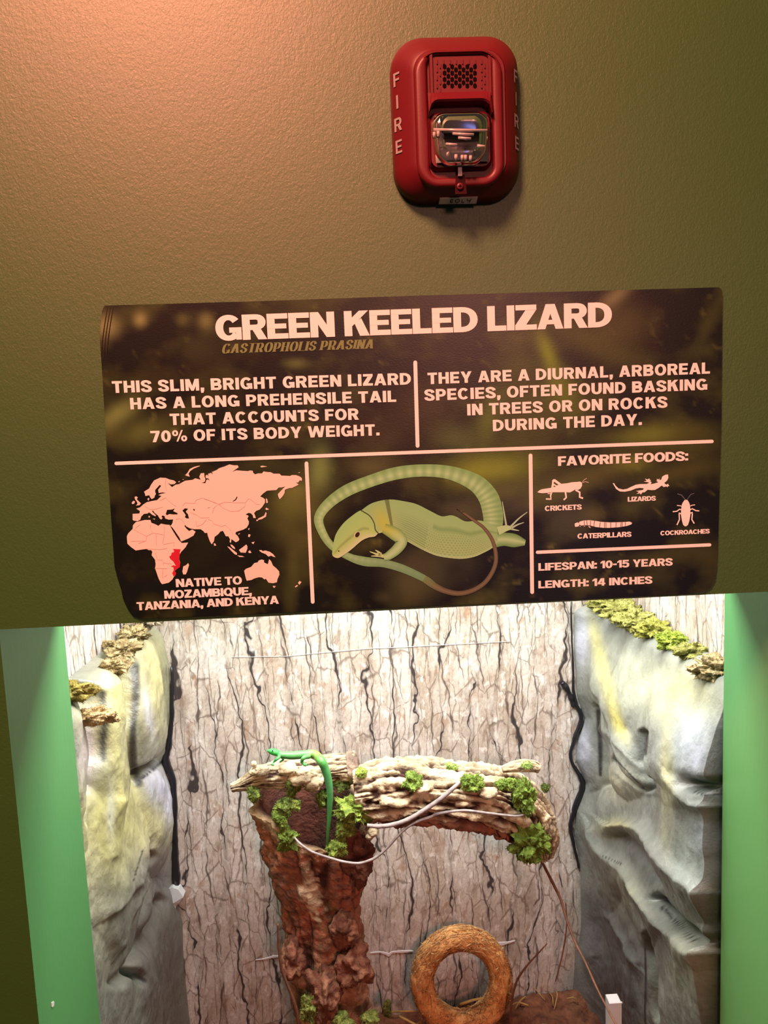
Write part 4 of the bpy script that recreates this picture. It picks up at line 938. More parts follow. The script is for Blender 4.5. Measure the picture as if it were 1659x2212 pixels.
    for j in range(nz_-1):
        for i in range(ny_-1):
            q = (j*ny_+i, j*ny_+i+1, (j+1)*ny_+i+1, (j+1)*ny_+i); fs.append(q if sgn < 0 else q[::-1])
    # front return against the glass side
    n0 = len(V_); V2 = [tuple(p) for p in V_] + [(xw, ys[0], z) for z in Zg[:, 0]]; Cc = np.vstack([Cc, Cc.reshape(nz_, ny_, 3)[:, 0]])
    for j in range(nz_-1):
        q = (n0+j, j*ny_, (j+1)*ny_, n0+j+1); fs.append(q if sgn < 0 else q[::-1])
    o = mesh_obj(name, V2, fs, mat_, None, True, Cc)
    tag(o, label, 'artificial rock', 'painted rock side walls of the terrarium')
    return o, X, Yg, Zg
m_rock = vcol('painted_rock', 0.36, 0.5, 26, 0.22, 0.5, 120, 0.003)
CREAM, CRE2, LAV, GRY, DGR = (186, 180, 126), (196, 188, 100), (176, 178, 198), (118, 119, 110), (74, 70, 70)
left_d = [(172, 1700, 46, 250, .040), (252, 1640, 38, 270, .050), (330, 1520, 42, 178, .050), (352, 1770, 40, 140, .046), (250, 1900, 120, 260, .040), (200, 2120, 80, 260, .036), (350, 2120, 80, 240, .026), (300, 2160, 90, 200, .034)]
left_c = [([(216, 1485), (222, 1560), (218, 1640), (206, 1710), (182, 1770)], 6, .035), ([(290, 1430), (294, 1500), (286, 1580), (285, 1650), (299, 1690)], 7, .050), ([(299, 1690), (328, 1665), (356, 1638)], 9, .032),
          ([(335, 1850), (318, 1960), (300, 2110)], 8, .014), ([(300, 2110), (312, 2118)], 9, .03), ([(375, 1960), (330, 2030), (268, 2120)], 14, .02)]
left_r = [([(312, 1840), (288, 1900), (240, 1960)], 8, 26, .010), ([(310, 1895), (282, 1960), (262, 2040)], 6, 22, .010), ([(245, 1740), (236, 1860)], 10, 10, .006)]
left_p = [(205, 1560, 40, 60, 0, CREAM, .6), (250, 1480, 30, 60, 0, CREAM, .7), (330, 1470, 34, 120, 0, CREAM, .8), (262, 1600, 26, 170, 0, CREAM, .8), (235, 1790, 70, 110, 10, CRE2, .55), (330, 1790, 40, 70, 0, CREAM, .6), (190, 1840, 22, 110, 0, CREAM, .7), (345, 1700, 26, 50, -20, LAV, .8), (322, 1540, 10, 60, -8, LAV, .6), (186, 1620, 16, 70, 0, (195, 180, 184), .8), (205, 1960, 30, 160, -8, (175, 175, 150), .6),
          (365, 1740, 10, 40, 0, LAV, .7), (240, 1760, 10, 60, 0, (195, 198, 195), .5), (340, 2060, 70, 130, 0, DGR, .75), (250, 2170, 60, 80, 0, (110, 112, 105), .6), (230, 1480, 10, 40, 0, (205, 202, 160), .6), (340, 1880, 40, 60, 0, (110, 105, 112), .6)]
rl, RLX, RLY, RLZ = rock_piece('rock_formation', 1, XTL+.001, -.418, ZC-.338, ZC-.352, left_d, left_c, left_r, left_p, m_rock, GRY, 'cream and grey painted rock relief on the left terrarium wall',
    [(1360, 350), (1440, 368), (1540, 370), (1620, 362), (1645, 352), (1700, 370), (1780, 374), (1860, 376), (1920, 376), (1990, 395), (2090, 400), (2212, 412), (2400, 420)],
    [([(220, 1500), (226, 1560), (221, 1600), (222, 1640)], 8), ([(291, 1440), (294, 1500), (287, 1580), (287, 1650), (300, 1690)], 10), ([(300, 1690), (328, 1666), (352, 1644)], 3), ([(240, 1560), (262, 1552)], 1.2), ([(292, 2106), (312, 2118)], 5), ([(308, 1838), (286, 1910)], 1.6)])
right_d = [(1262, 1400, 40, 200, .030), (1330, 1470, 80, 240, .046), (1470, 1580, 150, 260, .050), (1264, 1645, 30, 80, .040), (1360, 1640, 60, 110, .046), (1300, 1850, 70, 190, .036), (1440, 1860, 130, 260, .044), (1330, 2080, 90, 260, .030), (1480, 2150, 110, 230, .046)]
right_c = [([(1292, 1530), (1297, 1600), (1296, 1680)], 7, .040), ([(1400, 1590), (1396, 1640), (1404, 1700)], 8, .022), ([(1500, 1685), (1525, 1690), (1548, 1700)], 16, .032), ([(1335, 1640), (1390, 1700)], 6, .014), ([(1245, 1560), (1270, 1620)], 5, .012),
           ([(1395, 2020), (1392, 2110), (1396, 2212)], 6, .026), ([(1340, 1800), (1380, 1850), (1420, 1900)], 16, .016), ([(1420, 1950), (1490, 2020), (1510, 2040)], 12, .026)]
right_r = [([(1275, 1370), (1300, 1480), (1345, 1590), (1400, 1660)], 34, 7, .012), ([(1330, 1770), (1400, 1790), (1450, 1840), (1510, 1920), (1556, 1985)], 9, 30, .020), ([(1290, 1790), (1330, 1880), (1385, 1935), (1430, 2000), (1505, 2045)], 10, 34, .022),
           ([(1300, 1560), (1352, 1620), (1402, 1690)], 12, 16, .010), ([(1470, 1690), (1500, 1740), (1556, 1770)], 10, 26, .014), ([(1310, 1980), (1345, 2040), (1365, 2075)], 7, 16, .010), ([(1255, 1985), (1290, 2060)], 7, 14, .008)]
right_p = [(1310, 1470, 14, 110, -14, CRE2, .75), (1340, 1570, 10, 40, -25, CRE2, .8), (1400, 1480, 120, 60, 20, (182, 184, 160), .55), (1480, 1510, 60, 50, 15, CREAM, .6), (1255, 1390, 14, 60, 0, LAV, .6), (1490, 1600, 50, 70, 10, (180, 187, 198), .7), (1505, 1640, 18, 30, 15, LAV, .9), (1262, 1620, 18, 60, 0, LAV, .6), (1360, 1640, 26, 50, -38, (172, 178, 176), .7),
           (1440, 1680, 16, 120, 0, CREAM, .6), (1345, 1690, 40, 40, 30, (196, 190, 165), .6), (1330, 1790, 30, 20, 0, CREAM, .7), (1350, 1930, 40, 60, -40, (170, 168, 138), .6), (1500, 1870, 50, 60, 40, (178, 188, 182), .6), (1470, 2130, 70, 120, 0, (165, 163, 140), .6), (1340, 2130, 60, 130, 0, (84, 80, 86), .7), (1290, 1990, 40, 90, 0, (96, 90, 98), .6),
           (1380, 1850, 30, 60, -45, (104, 98, 100), .6), (1530, 1800, 30, 60, 0, (172, 182, 196), .6), (1430, 1770, 40, 26, 0, (116, 108, 108), .5), (1525, 1690, 26, 14, 10, (66, 70, 66), .8), (1465, 1995, 50, 12, 45, (80, 84, 76), .7)]
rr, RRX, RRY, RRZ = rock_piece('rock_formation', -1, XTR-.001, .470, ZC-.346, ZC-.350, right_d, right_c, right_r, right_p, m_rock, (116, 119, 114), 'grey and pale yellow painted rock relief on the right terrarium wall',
    [(1300, 1238), (1400, 1240), (1500, 1246), (1552, 1262), (1600, 1247), (1640, 1243), (1692, 1264), (1750, 1243), (1800, 1240), (1850, 1252), (1900, 1255), (2000, 1256), (2100, 1240), (2212, 1232), (2400, 1225)],
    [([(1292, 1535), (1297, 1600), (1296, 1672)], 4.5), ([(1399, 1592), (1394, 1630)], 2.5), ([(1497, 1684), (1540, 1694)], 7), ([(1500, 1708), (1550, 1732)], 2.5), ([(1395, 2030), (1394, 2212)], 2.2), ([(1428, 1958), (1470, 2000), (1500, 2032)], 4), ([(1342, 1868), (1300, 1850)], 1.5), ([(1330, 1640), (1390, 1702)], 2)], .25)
# black sealant bead where each rock meets the back panel
def bead(par, pts, rad):
    q = [Vector(p) for p in spline([tuple(at(x, y, YB-.004)) for x, y in pts], 60)]
    rr_ = np.interp(np.linspace(0, 1, 60), np.linspace(0, 1, len(rad)), rad)
    q = [p + Vector((.002*noise.noise(p*40), 0, 0)) for p in q]; r_ = [float(a)*(1+.35*noise.noise(p*90)) for a, p in zip(rr_, q)]
    b = MB(); b.tube(q, r_, 8); return b.build('sealant_bead', m_black, par, True)
bead(rl, [(371, 1440), (371, 1540), (364, 1620), (358, 1640), (374, 1690), (378, 1780), (378, 1840), (381, 1900), (376, 1916)], [.002, .005, .006, .008, .006, .005, .006, .009, .004])
bead(rr, [(1234, 1300), (1236, 1400), (1240, 1500), (1256, 1552), (1240, 1600), (1234, 1640), (1258, 1695), (1240, 1750), (1232, 1790), (1246, 1850), (1250, 1875)], [.0015, .002, .003, .005, .004, .003, .006, .005, .004, .003, .002])
bead(rr, [(1214, 1474), (1226, 1490), (1240, 1525)], [.006, .006, .004])

# silicone scrap at the left back corner
m_sil = mat('clear_silicone', (.62, .66, .68), .25, spec=.6, Transmission_Weight=.25)
b = MB(); out_ = [(362, 1922), (372, 1917), (385, 1922), (396, 1938), (388, 1950), (380, 1958), (376, 1978), (372, 1964), (362, 1970), (358, 1955)]
pf = [at(x, y, YB-.020) for x, y in out_]; cen = sum(pf, Vector())/len(pf) + Vector((0, -.006, 0)); pb = [p + Vector((0, .019, 0)) for p in pf]; n = len(pf)
b.add(pf + pb + [cen], [(i, (i+1) % n, 2*n) for i in range(n)] + [(i, n+i, n+(i+1) % n, (i+1) % n) for i in range(n)] + [tuple(range(n, 2*n))])
tag(b.build('silicone_scrap', m_sil, None), 'pale translucent scrap stuck beside the left rock at the back wall', 'scrap')

# ------------------------------------------------------------------ 6. cork stump, cork log, cork branch
m_cork = vcol('cork_bark', 0.9, 0.2, 38, 0.45, 0.9, 130, 0.006)
YC = 0.47
def bark_tube(px_pts, rad_px, Y, nseg, nring, dispfun, colfun, sq=1.0, caps=True):
    """furrowed limb along pixel points at depth(s) Y"""
    Ys = Y if hasattr(Y, '__len__') else [Y]*len(px_pts)
    q = [[float(w) for w in a] for a in spline([(*at(x, y, d), r*mpp(d)) for (x, y), r, d in zip(px_pts, rad_px, Ys)], nseg)]
    v = []; c = []; up = Vector((0, 0, 1)); 
    for i, a in enumerate(q):
        p = Vector(a[:3]); t_ = (Vector(q[min(i+1, nseg-1)][:3]) - Vector(q[max(i-1, 0)][:3])).normalized()
        e1 = Vector((0, -1, 0)); e1 = (e1 - t_*e1.dot(t_)).normalized(); e2 = t_.cross(e1)
        for k in range(nring):
            th = 2*math.pi*k/nring; d_ = math.cos(th)*e1 + math.sin(th)*e2
            rr_ = a[3]*(1 + dispfun(i/(nseg-1), th, p + d_*a[3])); v.append(p + d_*rr_); c.append(colfun(i/(nseg-1), th, v[-1], rr_/a[3]-1))
    f = [(i*nring+k, i*nring+(k+1) % nring, (i+1)*nring+(k+1) % nring, (i+1)*nring+k) for i in range(nseg-1) for k in range(nring)]
    if caps:
        for i0 in (0, nseg-1):
            n0 = len(v); v.append(Vector(q[i0][:3])); c.append(tuple(np.array(lin((120, 88, 66)))))
            f += [(i0*nring+k, i0*nring+(k+1) % nring, n0) if i0 else (i0*nring+(k+1) % nring, i0*nring+k, n0) for k in range(nring)]
    return v, f, c
def furrow(P, th, u, f1=6, f2=3, amp=.16):
    a = noise.noise(Vector((th*f1/2, u*f2, 3.3))); r_ = 1-abs(noise.noise(Vector((math.cos(th)*f1*.6, math.sin(th)*f1*.6, u*f2+noise.noise(P*20)*.6))))*2.2
    g = noise.turbulence(P*95, 4, False); return amp*(a*.5 - max(0, r_-.55)*1.5 + .30*g)
PALE, TANB, BRN, REDB, DKB = lin((206, 190, 160)), lin((176, 154, 122)), lin((160, 122, 102)), lin((168, 104, 78)), lin((66, 44, 38))
def mx(a, b_, k): k = max(0, min(1, k)); return tuple(a[i]*(1-k)+b_[i]*k for i in range(3))
def lump(cx_, cy_, rx, ry, Y, seed, amp=.4, sub_=3, fr=30):
    import bmesh
    bm = bmesh.new(); bmesh.ops.create_icosphere(bm, subdivisions=sub_, radius=1.0)
    ctr = at(cx_, cy_, Y); s_ = mpp(Y); v = []
    for q in bm.verts:
        p = Vector((q.co.x*rx*s_, q.co.y*(rx+ry)/2*s_, q.co.z*ry*s_)); k_ = 1 + amp*noise.fractal((ctr+p)*fr + Vector((seed, 0, 0)), .8, 2, 4); v.append(ctr + p*k_)
    f = [tuple(l.index for l in fc.verts) for fc in bm.faces]; bm.free(); return v, f
# --- log: pale weathered bark on its outer side, red-brown cork on the underside
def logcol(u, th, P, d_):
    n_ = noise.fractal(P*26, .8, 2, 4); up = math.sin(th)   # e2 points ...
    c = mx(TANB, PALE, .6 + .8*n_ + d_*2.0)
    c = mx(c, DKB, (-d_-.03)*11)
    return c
pts = [(768, 1716), (830, 1708), (900, 1708), (980, 1716), (1060, 1728), (1120, 1752), (1156, 1800), (1166, 1846)]
rad = [56, 70, 72, 72, 74, 72, 52, 34]
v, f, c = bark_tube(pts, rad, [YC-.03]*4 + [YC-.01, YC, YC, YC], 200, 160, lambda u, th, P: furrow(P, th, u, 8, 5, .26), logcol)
# colour the lower side by height relative to the axis
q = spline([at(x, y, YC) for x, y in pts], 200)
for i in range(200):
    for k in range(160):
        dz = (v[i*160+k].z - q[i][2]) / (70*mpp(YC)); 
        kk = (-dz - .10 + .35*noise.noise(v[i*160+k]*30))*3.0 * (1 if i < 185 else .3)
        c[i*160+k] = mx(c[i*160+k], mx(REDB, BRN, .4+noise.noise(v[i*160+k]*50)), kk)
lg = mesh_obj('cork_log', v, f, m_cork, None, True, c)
tag(lg, 'thick pale cork bark log lying level to the right of the stump', 'log')
# --- stump: flared hollow cork tube, rim high at the back left and low at the front right
def stump():
    nseg, nr = 170, 130
    L_ = [(1700, 522), (1740, 532), (1780, 545), (1830, 562), (1880, 582), (1950, 602), (2020, 606), (2080, 612), (2130, 622), (2212, 640), (2330, 640)]
    R_ = [(1700, 806), (1760, 808), (1800, 812), (1850, 803), (1900, 796), (1945, 785), (2010, 788), (2080, 806), (2150, 802), (2212, 794), (2330, 800)]
    lx = lambda y: np.interp(y, [a for a, b_ in L_], [b_ for a, b_ in L_]); rx = lambda y: np.interp(y, [a for a, b_ in R_], [b_ for a, b_ in R_])
    v = []; c = []
    for layer in (0, 1):
        for j in range(nseg):
            u = j/(nseg-1)
            for k in range(nr):
                th = 2*math.pi*k/nr
                rim = 1732 - 26*math.cos(th-2.5) + 52*max(0, math.cos(th+0.95))**1.5 + 14*noise.noise(Vector((math.cos(th)*2.4, math.sin(th)*2.4, 8))) 
                py = rim + (2330-rim)*u
                xl, xr = float(lx(py)), float(rx(py)); cxp = (xl+xr)/2; rp = (xr-xl)/2
                ctr = at(cxp, py, YC+.02); r_ = rp*mpp(YC+.02)
                dirv = Vector((math.cos(th), math.sin(th)*.72, 0)); P = ctr + dirv*r_
                a = noise.fractal(Vector((P.x*16, P.y*16, P.z*7)), .85, 2.1, 5); g = noise.turbulence(P*70, 4, False)
                rid = 1-abs(noise.noise(Vector((math.cos(th)*3.0, math.sin(th)*3.0, P.z*5))))*2.5
                d_ = .15*a - .12*max(0, rid-.5) + .07*g + (.05*noise.fractal(P*34, .8, 2, 4))
                # vertical hollow down the front-left and the gnarled hole
                if layer == 0:
                    hole = math.exp(-(((cxp+math.cos(th)*rp)-662)/16)**2 - ((py-2030)/45)**2) * (math.sin(th) < 0)
                    d_ = float(d_ - .35*hole)
                    d_ -= .16*math.exp(-(((cxp+math.cos(th)*rp)-716)/22)**2) * (math.sin(th) < 0) * max(0, min(1, (2010-py)/150))
                s_ = r_*(1+d_) if layer == 0 else r_*(1+.04*a) - .020 - .02*u
                v.append(ctr + dirv*s_)
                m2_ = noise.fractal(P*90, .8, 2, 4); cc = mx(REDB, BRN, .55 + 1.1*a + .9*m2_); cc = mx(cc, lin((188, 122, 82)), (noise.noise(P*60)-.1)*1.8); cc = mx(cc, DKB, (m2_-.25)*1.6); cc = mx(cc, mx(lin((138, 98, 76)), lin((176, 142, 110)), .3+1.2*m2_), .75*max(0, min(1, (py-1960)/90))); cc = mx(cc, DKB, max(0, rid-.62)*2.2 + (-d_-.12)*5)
                pxx = cxp+math.cos(th)*rp
                lich = math.exp(-((pxx-668-(py-1850)*.22)/26)**2 - ((py-1885)/70)**2)*(math.sin(th) < 0)
                cc = mx(cc, PALE, (lich*1.5 + noise.noise(P*120)*.9 - .62)*4 if lich > .15 else 0)
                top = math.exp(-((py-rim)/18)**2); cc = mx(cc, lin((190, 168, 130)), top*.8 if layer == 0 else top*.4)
                cc = mx(cc, lin((58, 60, 34)), .6*math.exp(-((pxx-715)/18)**2 - ((py-1930)/50)**2)*(math.sin(th) < 0))  # greenish shade streak below the lizard tail, put into the bark colour
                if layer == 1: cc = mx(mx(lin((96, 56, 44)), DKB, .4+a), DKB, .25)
                c.append(cc)
    f = []; N = nseg*nr
    for j in range(nseg-1):
        for k in range(nr):
            a = j*nr+k; b_ = j*nr+(k+1) % nr; f.append((a, a+nr, b_+nr, b_)); f.append((N+a, N+b_, N+b_+nr, N+a+nr))
    for k in range(nr): f.append((k, (k+1) % nr, N+(k+1) % nr, N+k))
    return v, f, c
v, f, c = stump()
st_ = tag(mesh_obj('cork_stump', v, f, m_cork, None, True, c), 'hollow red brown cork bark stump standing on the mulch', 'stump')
for i, (x, y, rx, ry, yy) in enumerate(((764, 2085, 34, 52, YC-.055), (700, 2150, 40, 58, YC-.070), (632, 2075, 26, 44, YC-.050), (776, 1850, 32, 60, YC-.040), (742, 2010, 30, 34, YC-.052))):
    v, f = lump(x, y, rx, ry, yy+.012, 40+i*3.3, .55, 5, 34)
    mesh_obj('burl', v, f, m_cork, st_, True, [mx(mx(lin((106, 62, 48)), lin((148, 102, 78)), .40+1.1*noise.fractal(p*70, .8, 2, 4)), lin((96, 56, 46)), .7 if i == 3 else 0) for p in v])
# --- branch piece on the stump's rim, where the lizard lies
m_pale = m_cork
v, f, c = bark_tube([(500, 1702), (525, 1694), (560, 1680), (610, 1672), (665, 1668), (715, 1660), (768, 1656)], [10, 15, 25, 31, 30, 31, 33], YC, 120, 90, lambda u, th, P: furrow(P, th, u, 7, 5, .24), logcol)
br = mesh_obj('cork_branch', v, f, m_cork, None, True, c); tag(br, 'short pale cork branch laid across the top of the stump under the lizard', 'branch')
b = MB()
for i, (x, y, rx, ry) in enumerate(((650, 1676, 30, 17), (676, 1688, 24, 18), (690, 1682, 14, 15), (622, 1662, 26, 12), (560, 1664, 20, 12), (548, 1650, 8, 7), (662, 1664, 20, 10))):
    v, f = lump(x, y, rx, ry, YC-.022, i*3.1, .55, 4, 45); b.add(v, f, [mx(TANB, PALE, .75+noise.noise(p*60)) for p in v])
o = b.build('bark_knob', m_cork, br, True); o['label'] = 'knobbly cream bark crust'
v, f, c = bark_tube([(752, 1660), (766, 1658), (776, 1656)], [36, 35, 30], YC-.004, 20, 40, lambda u, th, P: furrow(P, th, u, 6, 2, .12), lambda u, th, P, d_: mx(lin((128, 108, 98)), lin((150, 130, 112)), .5+noise.noise(P*60)))
o = mesh_obj('cut_end', v, f, m_cork, br, True, c); o['label'] = 'grey brown cut end of the branch'
v, f, c = bark_tube([(1085, 1662), (1120, 1655), (1150, 1655), (1164, 1660)], [8, 14, 14, 11], YC-.02, 40, 36, lambda u, th, P: furrow(P, th, u, 6, 2, .15), logcol)
o = mesh_obj('side_stub', v, f, m_cork, lg, True, c)
b = MB()
for i, (x, y, rx, ry) in enumerate(((805, 1800, 14, 10), (797, 1808, 10, 9), (955, 1752, 10, 12), (915, 1700, 26, 12), (1000, 1735, 22, 9), (860, 1728, 34, 12), (1052, 1712, 26, 14))):
    v, f = lump(x, y, rx, ry, YC-.075, i*5.1, .5, 3, 45); mesh_obj('bark_ridge', v, f, m_cork, lg, True, [mx(TANB, PALE, .55+noise.noise(p*60)) for p in v])

# ------------------------------------------------------------------ 7. live lizard
m_liz = vcol('lizard_skin', 0.42, 0.5, 160, 0.12, 0.3, 500, 0.0006)
YL = YC - .050
S = mpp(YL)
b = MB()
def lp(x, y, dy=0.0): return at(x, y, YL + dy)
spine = [(577, 1622, 2.5), (583, 1622.5, 5.5), (590, 1624, 7.5), (597, 1626, 7.2), (604, 1629, 6.3), (613, 1631, 7.5), (628, 1632, 9.0), (645, 1631, 9.2), (660, 1629, 8.4), (672, 1628, 9.2), (684, 1633, 10), (694, 1644, 10), (702, 1660, 9.5), (708, 1680, 8.8), (712, 1702, 7.8), (713, 1725, 6.6), (712, 1750, 5.6), (710, 1780, 4.6), (708, 1805, 3.6), (707, 1826, 2.0)]
q = spline([(*lp(x, y, -.012 if i > 10 else 0), r*S) for i, (x, y, r) in enumerate(spine)], 90)
b.tube([a[:3] for a in q], [a[3] for a in q], 16)
legs = [[(604, 1634, 4.2, -.006), (598, 1640, 3.4, -.012), (592, 1645, 2.5, -.010), (589, 1650, 1.9, -.012)], [(668, 1633, 6.5, -.006), (656, 1637, 5.0, -.014), (652, 1646, 3.6, -.014), (660, 1651, 2.6, -.016)],
        [(606, 1632, 4, .008), (612, 1640, 3, .014), (604, 1646, 2.2, .014)], [(672, 1633, 5.5, .008), (682, 1640, 4, .014), (688, 1650, 2.6, .012)]]
for L_ in legs:
    qq = spline([(*lp(x, y, dy), r*S) for x, y, r, dy in L_], 14); b.tube([a[:3] for a in qq], [a[3] for a in qq], 10)
toes = [((589, 1650), [(583, 1653), (586, 1655), (590, 1656), (594, 1655)], -.012), ((660, 1651), [(652, 1656), (656, 1658), (661, 1658), (667, 1656), (670, 1652)], -.016)]
for (x0, y0_), ts, dy in toes:
    for (x, y) in ts: b.tube([lp(x0, y0_, dy), lp((x0+x)/2, (y0_+y)/2 - 1, dy-.002), lp(x, y, dy-.001)], [1.5*S, 1.2*S, .8*S], 6)
tmp = b.build('lizard_tmp', m_liz)
md = tmp.modifiers.new('r', 'REMESH'); md.mode = 'VOXEL'; md.voxel_size = .0009
sm = tmp.modifiers.new('s', 'SMOOTH'); sm.factor = .5; sm.iterations = 4
me = bpy.data.meshes.new_from_object(tmp.evaluated_get(bpy.context.evaluated_depsgraph_get()))
lv = [v_.co.copy() for v_ in me.vertices]; lf = [tuple(p.vertices) for p in me.polygons]
bpy.data.objects.remove(tmp); bpy.data.meshes.remove(me)
LP = np.array([list(p) for p in lv]); SPn = np.array([a[:3] for a in q]); lc = []
for p in LP:
    i = int(np.argmin(((SPn-p)**2).sum(1))); u = i/89; rel = (p[2]-SPn[i][2])/max(q[i][3], .001)
    g1_, g2_, yel, dk = lin((66, 152, 74)), lin((98, 158, 94)), lin((138, 164, 68)), lin((54, 108, 40))
    c_ = mx(g1_, g2_, .5+.5*rel if .2 < u < .55 else .2); c_ = mx(c_, yel, .8*math.exp(-((u-.52)/.05)**2)); c_ = mx(c_, lin((84, 158, 98)), math.exp(-((u-.72)/.08)**2)); c_ = mx(c_, dk, (u-.78)*4.5); c_ = mx(c_, lin((58, 160, 76)), 1 if u < .2 else 0)
    lc.append(c_)
LZD = empty('lizard', lp(640, 1650), 'bright green lizard lying on the cork branch with its long tail hanging down', 'lizard')
mesh_obj('body', lv, lf, m_liz, LZD, True, lc)
m_leye = mat('lizard_eye', (.02, .015, .01), .15)
for dy in (-.0052, .0052):
    v, f = lump(589, 1621.5, 1.5, 1.5, YL + dy, 0, 0, 2); mesh_obj('eye', v, f, m_leye, LZD, True)

# ------------------------------------------------------------------ 8. moss
m_moss = vcol('moss', .95, .1, 120, .35, .8, 300, .003)
def moss(name, px, py, rx, ry, Y, seed, c1_, c2_, label, spiky=.5, n=None, group='moss clumps on the cork bark', cat='moss clump'):
    rs = np.random.default_rng(seed); s_ = mpp(Y)
    v, f = lump(px, py, rx*.86, ry*.86, Y, seed*1.7, .62, 4, 85); ctr = at(px, py, Y)
    b = MB(); b.add(v, f, [mx(lin(c1_), lin(c2_), .35 + 1.0*noise.noise(p*130) + .3*noise.noise(p*400)) for p in v])
    N = n or int(500 + rx*ry*1.6)
    idx_ = rs.integers(0, len(v), N)
    for i in idx_:
        p = v[i]; d_ = (p-ctr).normalized(); r3 = Vector([float(w) for w in rs.normal(size=3)]); d_ = (d_ + r3*spiky*.8).normalized(); L_ = float(s_*rs.uniform(1.6, 4.4)); w_ = d_.cross(r3).normalized()*float(s_*rs.uniform(.4, .85))
        k_ = rs.random(); cc = mx(lin(c1_), lin(c2_), k_); a0 = p - d_*L_*.3; m_ = p + d_*L_*.5 + w_*.3; e_ = p + d_*L_
        b.add([a0-w_, a0+w_, m_+w_*.7, e_, m_-w_*.7], [(0, 1, 2, 4), (4, 2, 3)], [cc]*5)
    return tag(b.build(name, m_moss, None, False), label, cat, group)
G1, G2, G3, G4 = (84, 104, 42), (138, 156, 76), (66, 80, 42), (156, 174, 82)
ym = YC - .045
for i, (x, y, rx, ry, dY, ca, cb, lab) in enumerate((
    (574, 1672, 17, 14, 0, G1, G2, 'round moss tuft on the upper left of the cork branch'),
    (547, 1713, 19, 17, -.02, G3, G2, 'dark moss tuft at the left edge of the stump rim'),
    (632, 1696, 16, 28, -.02, G3, (140, 158, 70), 'upright moss tuft just below the knobbly bark crust'),
    (622, 1738, 28, 17, -.035, G3, (146, 164, 78), 'olive moss pad on the middle of the stump rim'),
    (604, 1767, 22, 17, -.045, G1, (130, 150, 70), 'moss tuft on the stump between two other pads'),
    (621, 1812, 25, 30, -.045, G1, (134, 154, 70), 'large moss pad low on the stump face where the thin vine starts'),
    (697, 1728, 15, 20, -.01, G1, G2, 'small moss tuft just left of the hanging lizard tail'),
    (738, 1692, 20, 15, -.01, G3, (120, 140, 70), 'shaded moss tuft under the cut branch end'),
    (768, 1748, 52, 30, -.055, G1, G4, 'widest bright moss clump right of the lizard tail'),
    (744, 1792, 22, 22, -.055, G1, G4, 'moss clump joining the wide clump to the one below'),
    (728, 1832, 25, 22, -.06, G1, G4, 'bright moss clump beside the tip of the lizard tail'),
    (780, 1668, 13, 12, -.05, (130, 160, 60), (196, 216, 120), 'tiny lime moss tuft at the left end of the log'),
    (893, 1690, 27, 21, -.075, G1, (150, 176, 86), 'flat moss patch on the top middle of the log'),
    (973, 1657, 15, 10, -.04, (130, 160, 76), (180, 208, 120), 'pale moss patch on the upper edge of the log'),
    (1020, 1692, 25, 20, -.075, G1, (144, 170, 78), 'moss patch at the end of the thick grey vine'),
    (1092, 1692, 22, 13, -.07, G1, (144, 170, 80), 'narrow moss patch near the right end of the log'),
    (1132, 1722, 25, 42, -.072, G1, (136, 160, 74), 'tall moss band running down the right end of the log'),
    (1146, 1818, 48, 44, -.05, G1, (138, 162, 72), 'big round moss ball hanging at the right end of the log'),
    (1136, 1652, 13, 8, -.03, (140, 170, 90), (186, 212, 130), 'small moss tuft on the side stub of the log'),
    (1177, 1702, 10, 11, -.02, G3, (130, 150, 70), 'tiny moss tuft on the far right edge of the log'),
    (876, 1763, 20, 12, -.06, G1, (150, 172, 76), 'moss patch under the log behind the thick vine'))):
    if i == 17:
        pass
    moss('moss_clump', x, y, rx, ry, YC + dY, 11+i, ca, cb, lab, .6)
# olive moss along the top of the right rock, tan moss along the left rock
def moss_on(side, y_, col1, col2, r_mm, seed, lab, grp, dz=0.0, off=.012):
    x = (XTL + off) if side < 0 else (XTR - off); z = (ZC - .345 if side < 0 else ZC - .350) + dz
    p = Vector((x, y_, z)); a, b_ = proj(np.array(p)); s_ = mpp(y_)
    return moss('moss_clump', a, b_, r_mm/1000/s_*1.25, r_mm/1000/s_*.62, y_, seed, col1, col2, lab, .6, None, grp)
O1, O2 = (116, 114, 58), (176, 174, 104)
for i, (yy, r_, lab, ca, cb, off, dz) in enumerate((
    (.615, 34, 'olive moss at the far end of the right rock ledge by the back wall', O1, O2, .040, .004), (.555, 32, 'olive moss second from the back wall on the right rock ledge', O1, O2, .034, 0), (.500, 30, 'olive moss in the middle of the right rock ledge', O1, O2, .034, 0),
    (.440, 26, 'olive moss before the dark gap on the right rock ledge', O1, (186, 184, 90), .026, 0), (.375, 24, 'bright rounded moss at the middle front of the right rock ledge', (120, 136, 44), (172, 184, 92), .022, 0), (.315, 22, 'thin olive moss near the front of the right rock ledge', O1, O2, .018, 0), (.235, 30, 'tan dried moss at the glass end of the right rock ledge', (150, 128, 92), (214, 196, 152), .020, 0))):
    moss_on(1, yy, ca, cb, r_, 60+i, lab, 'moss along the right rock ledge', dz, off)
T1, T2 = (118, 100, 70), (196, 178, 132)
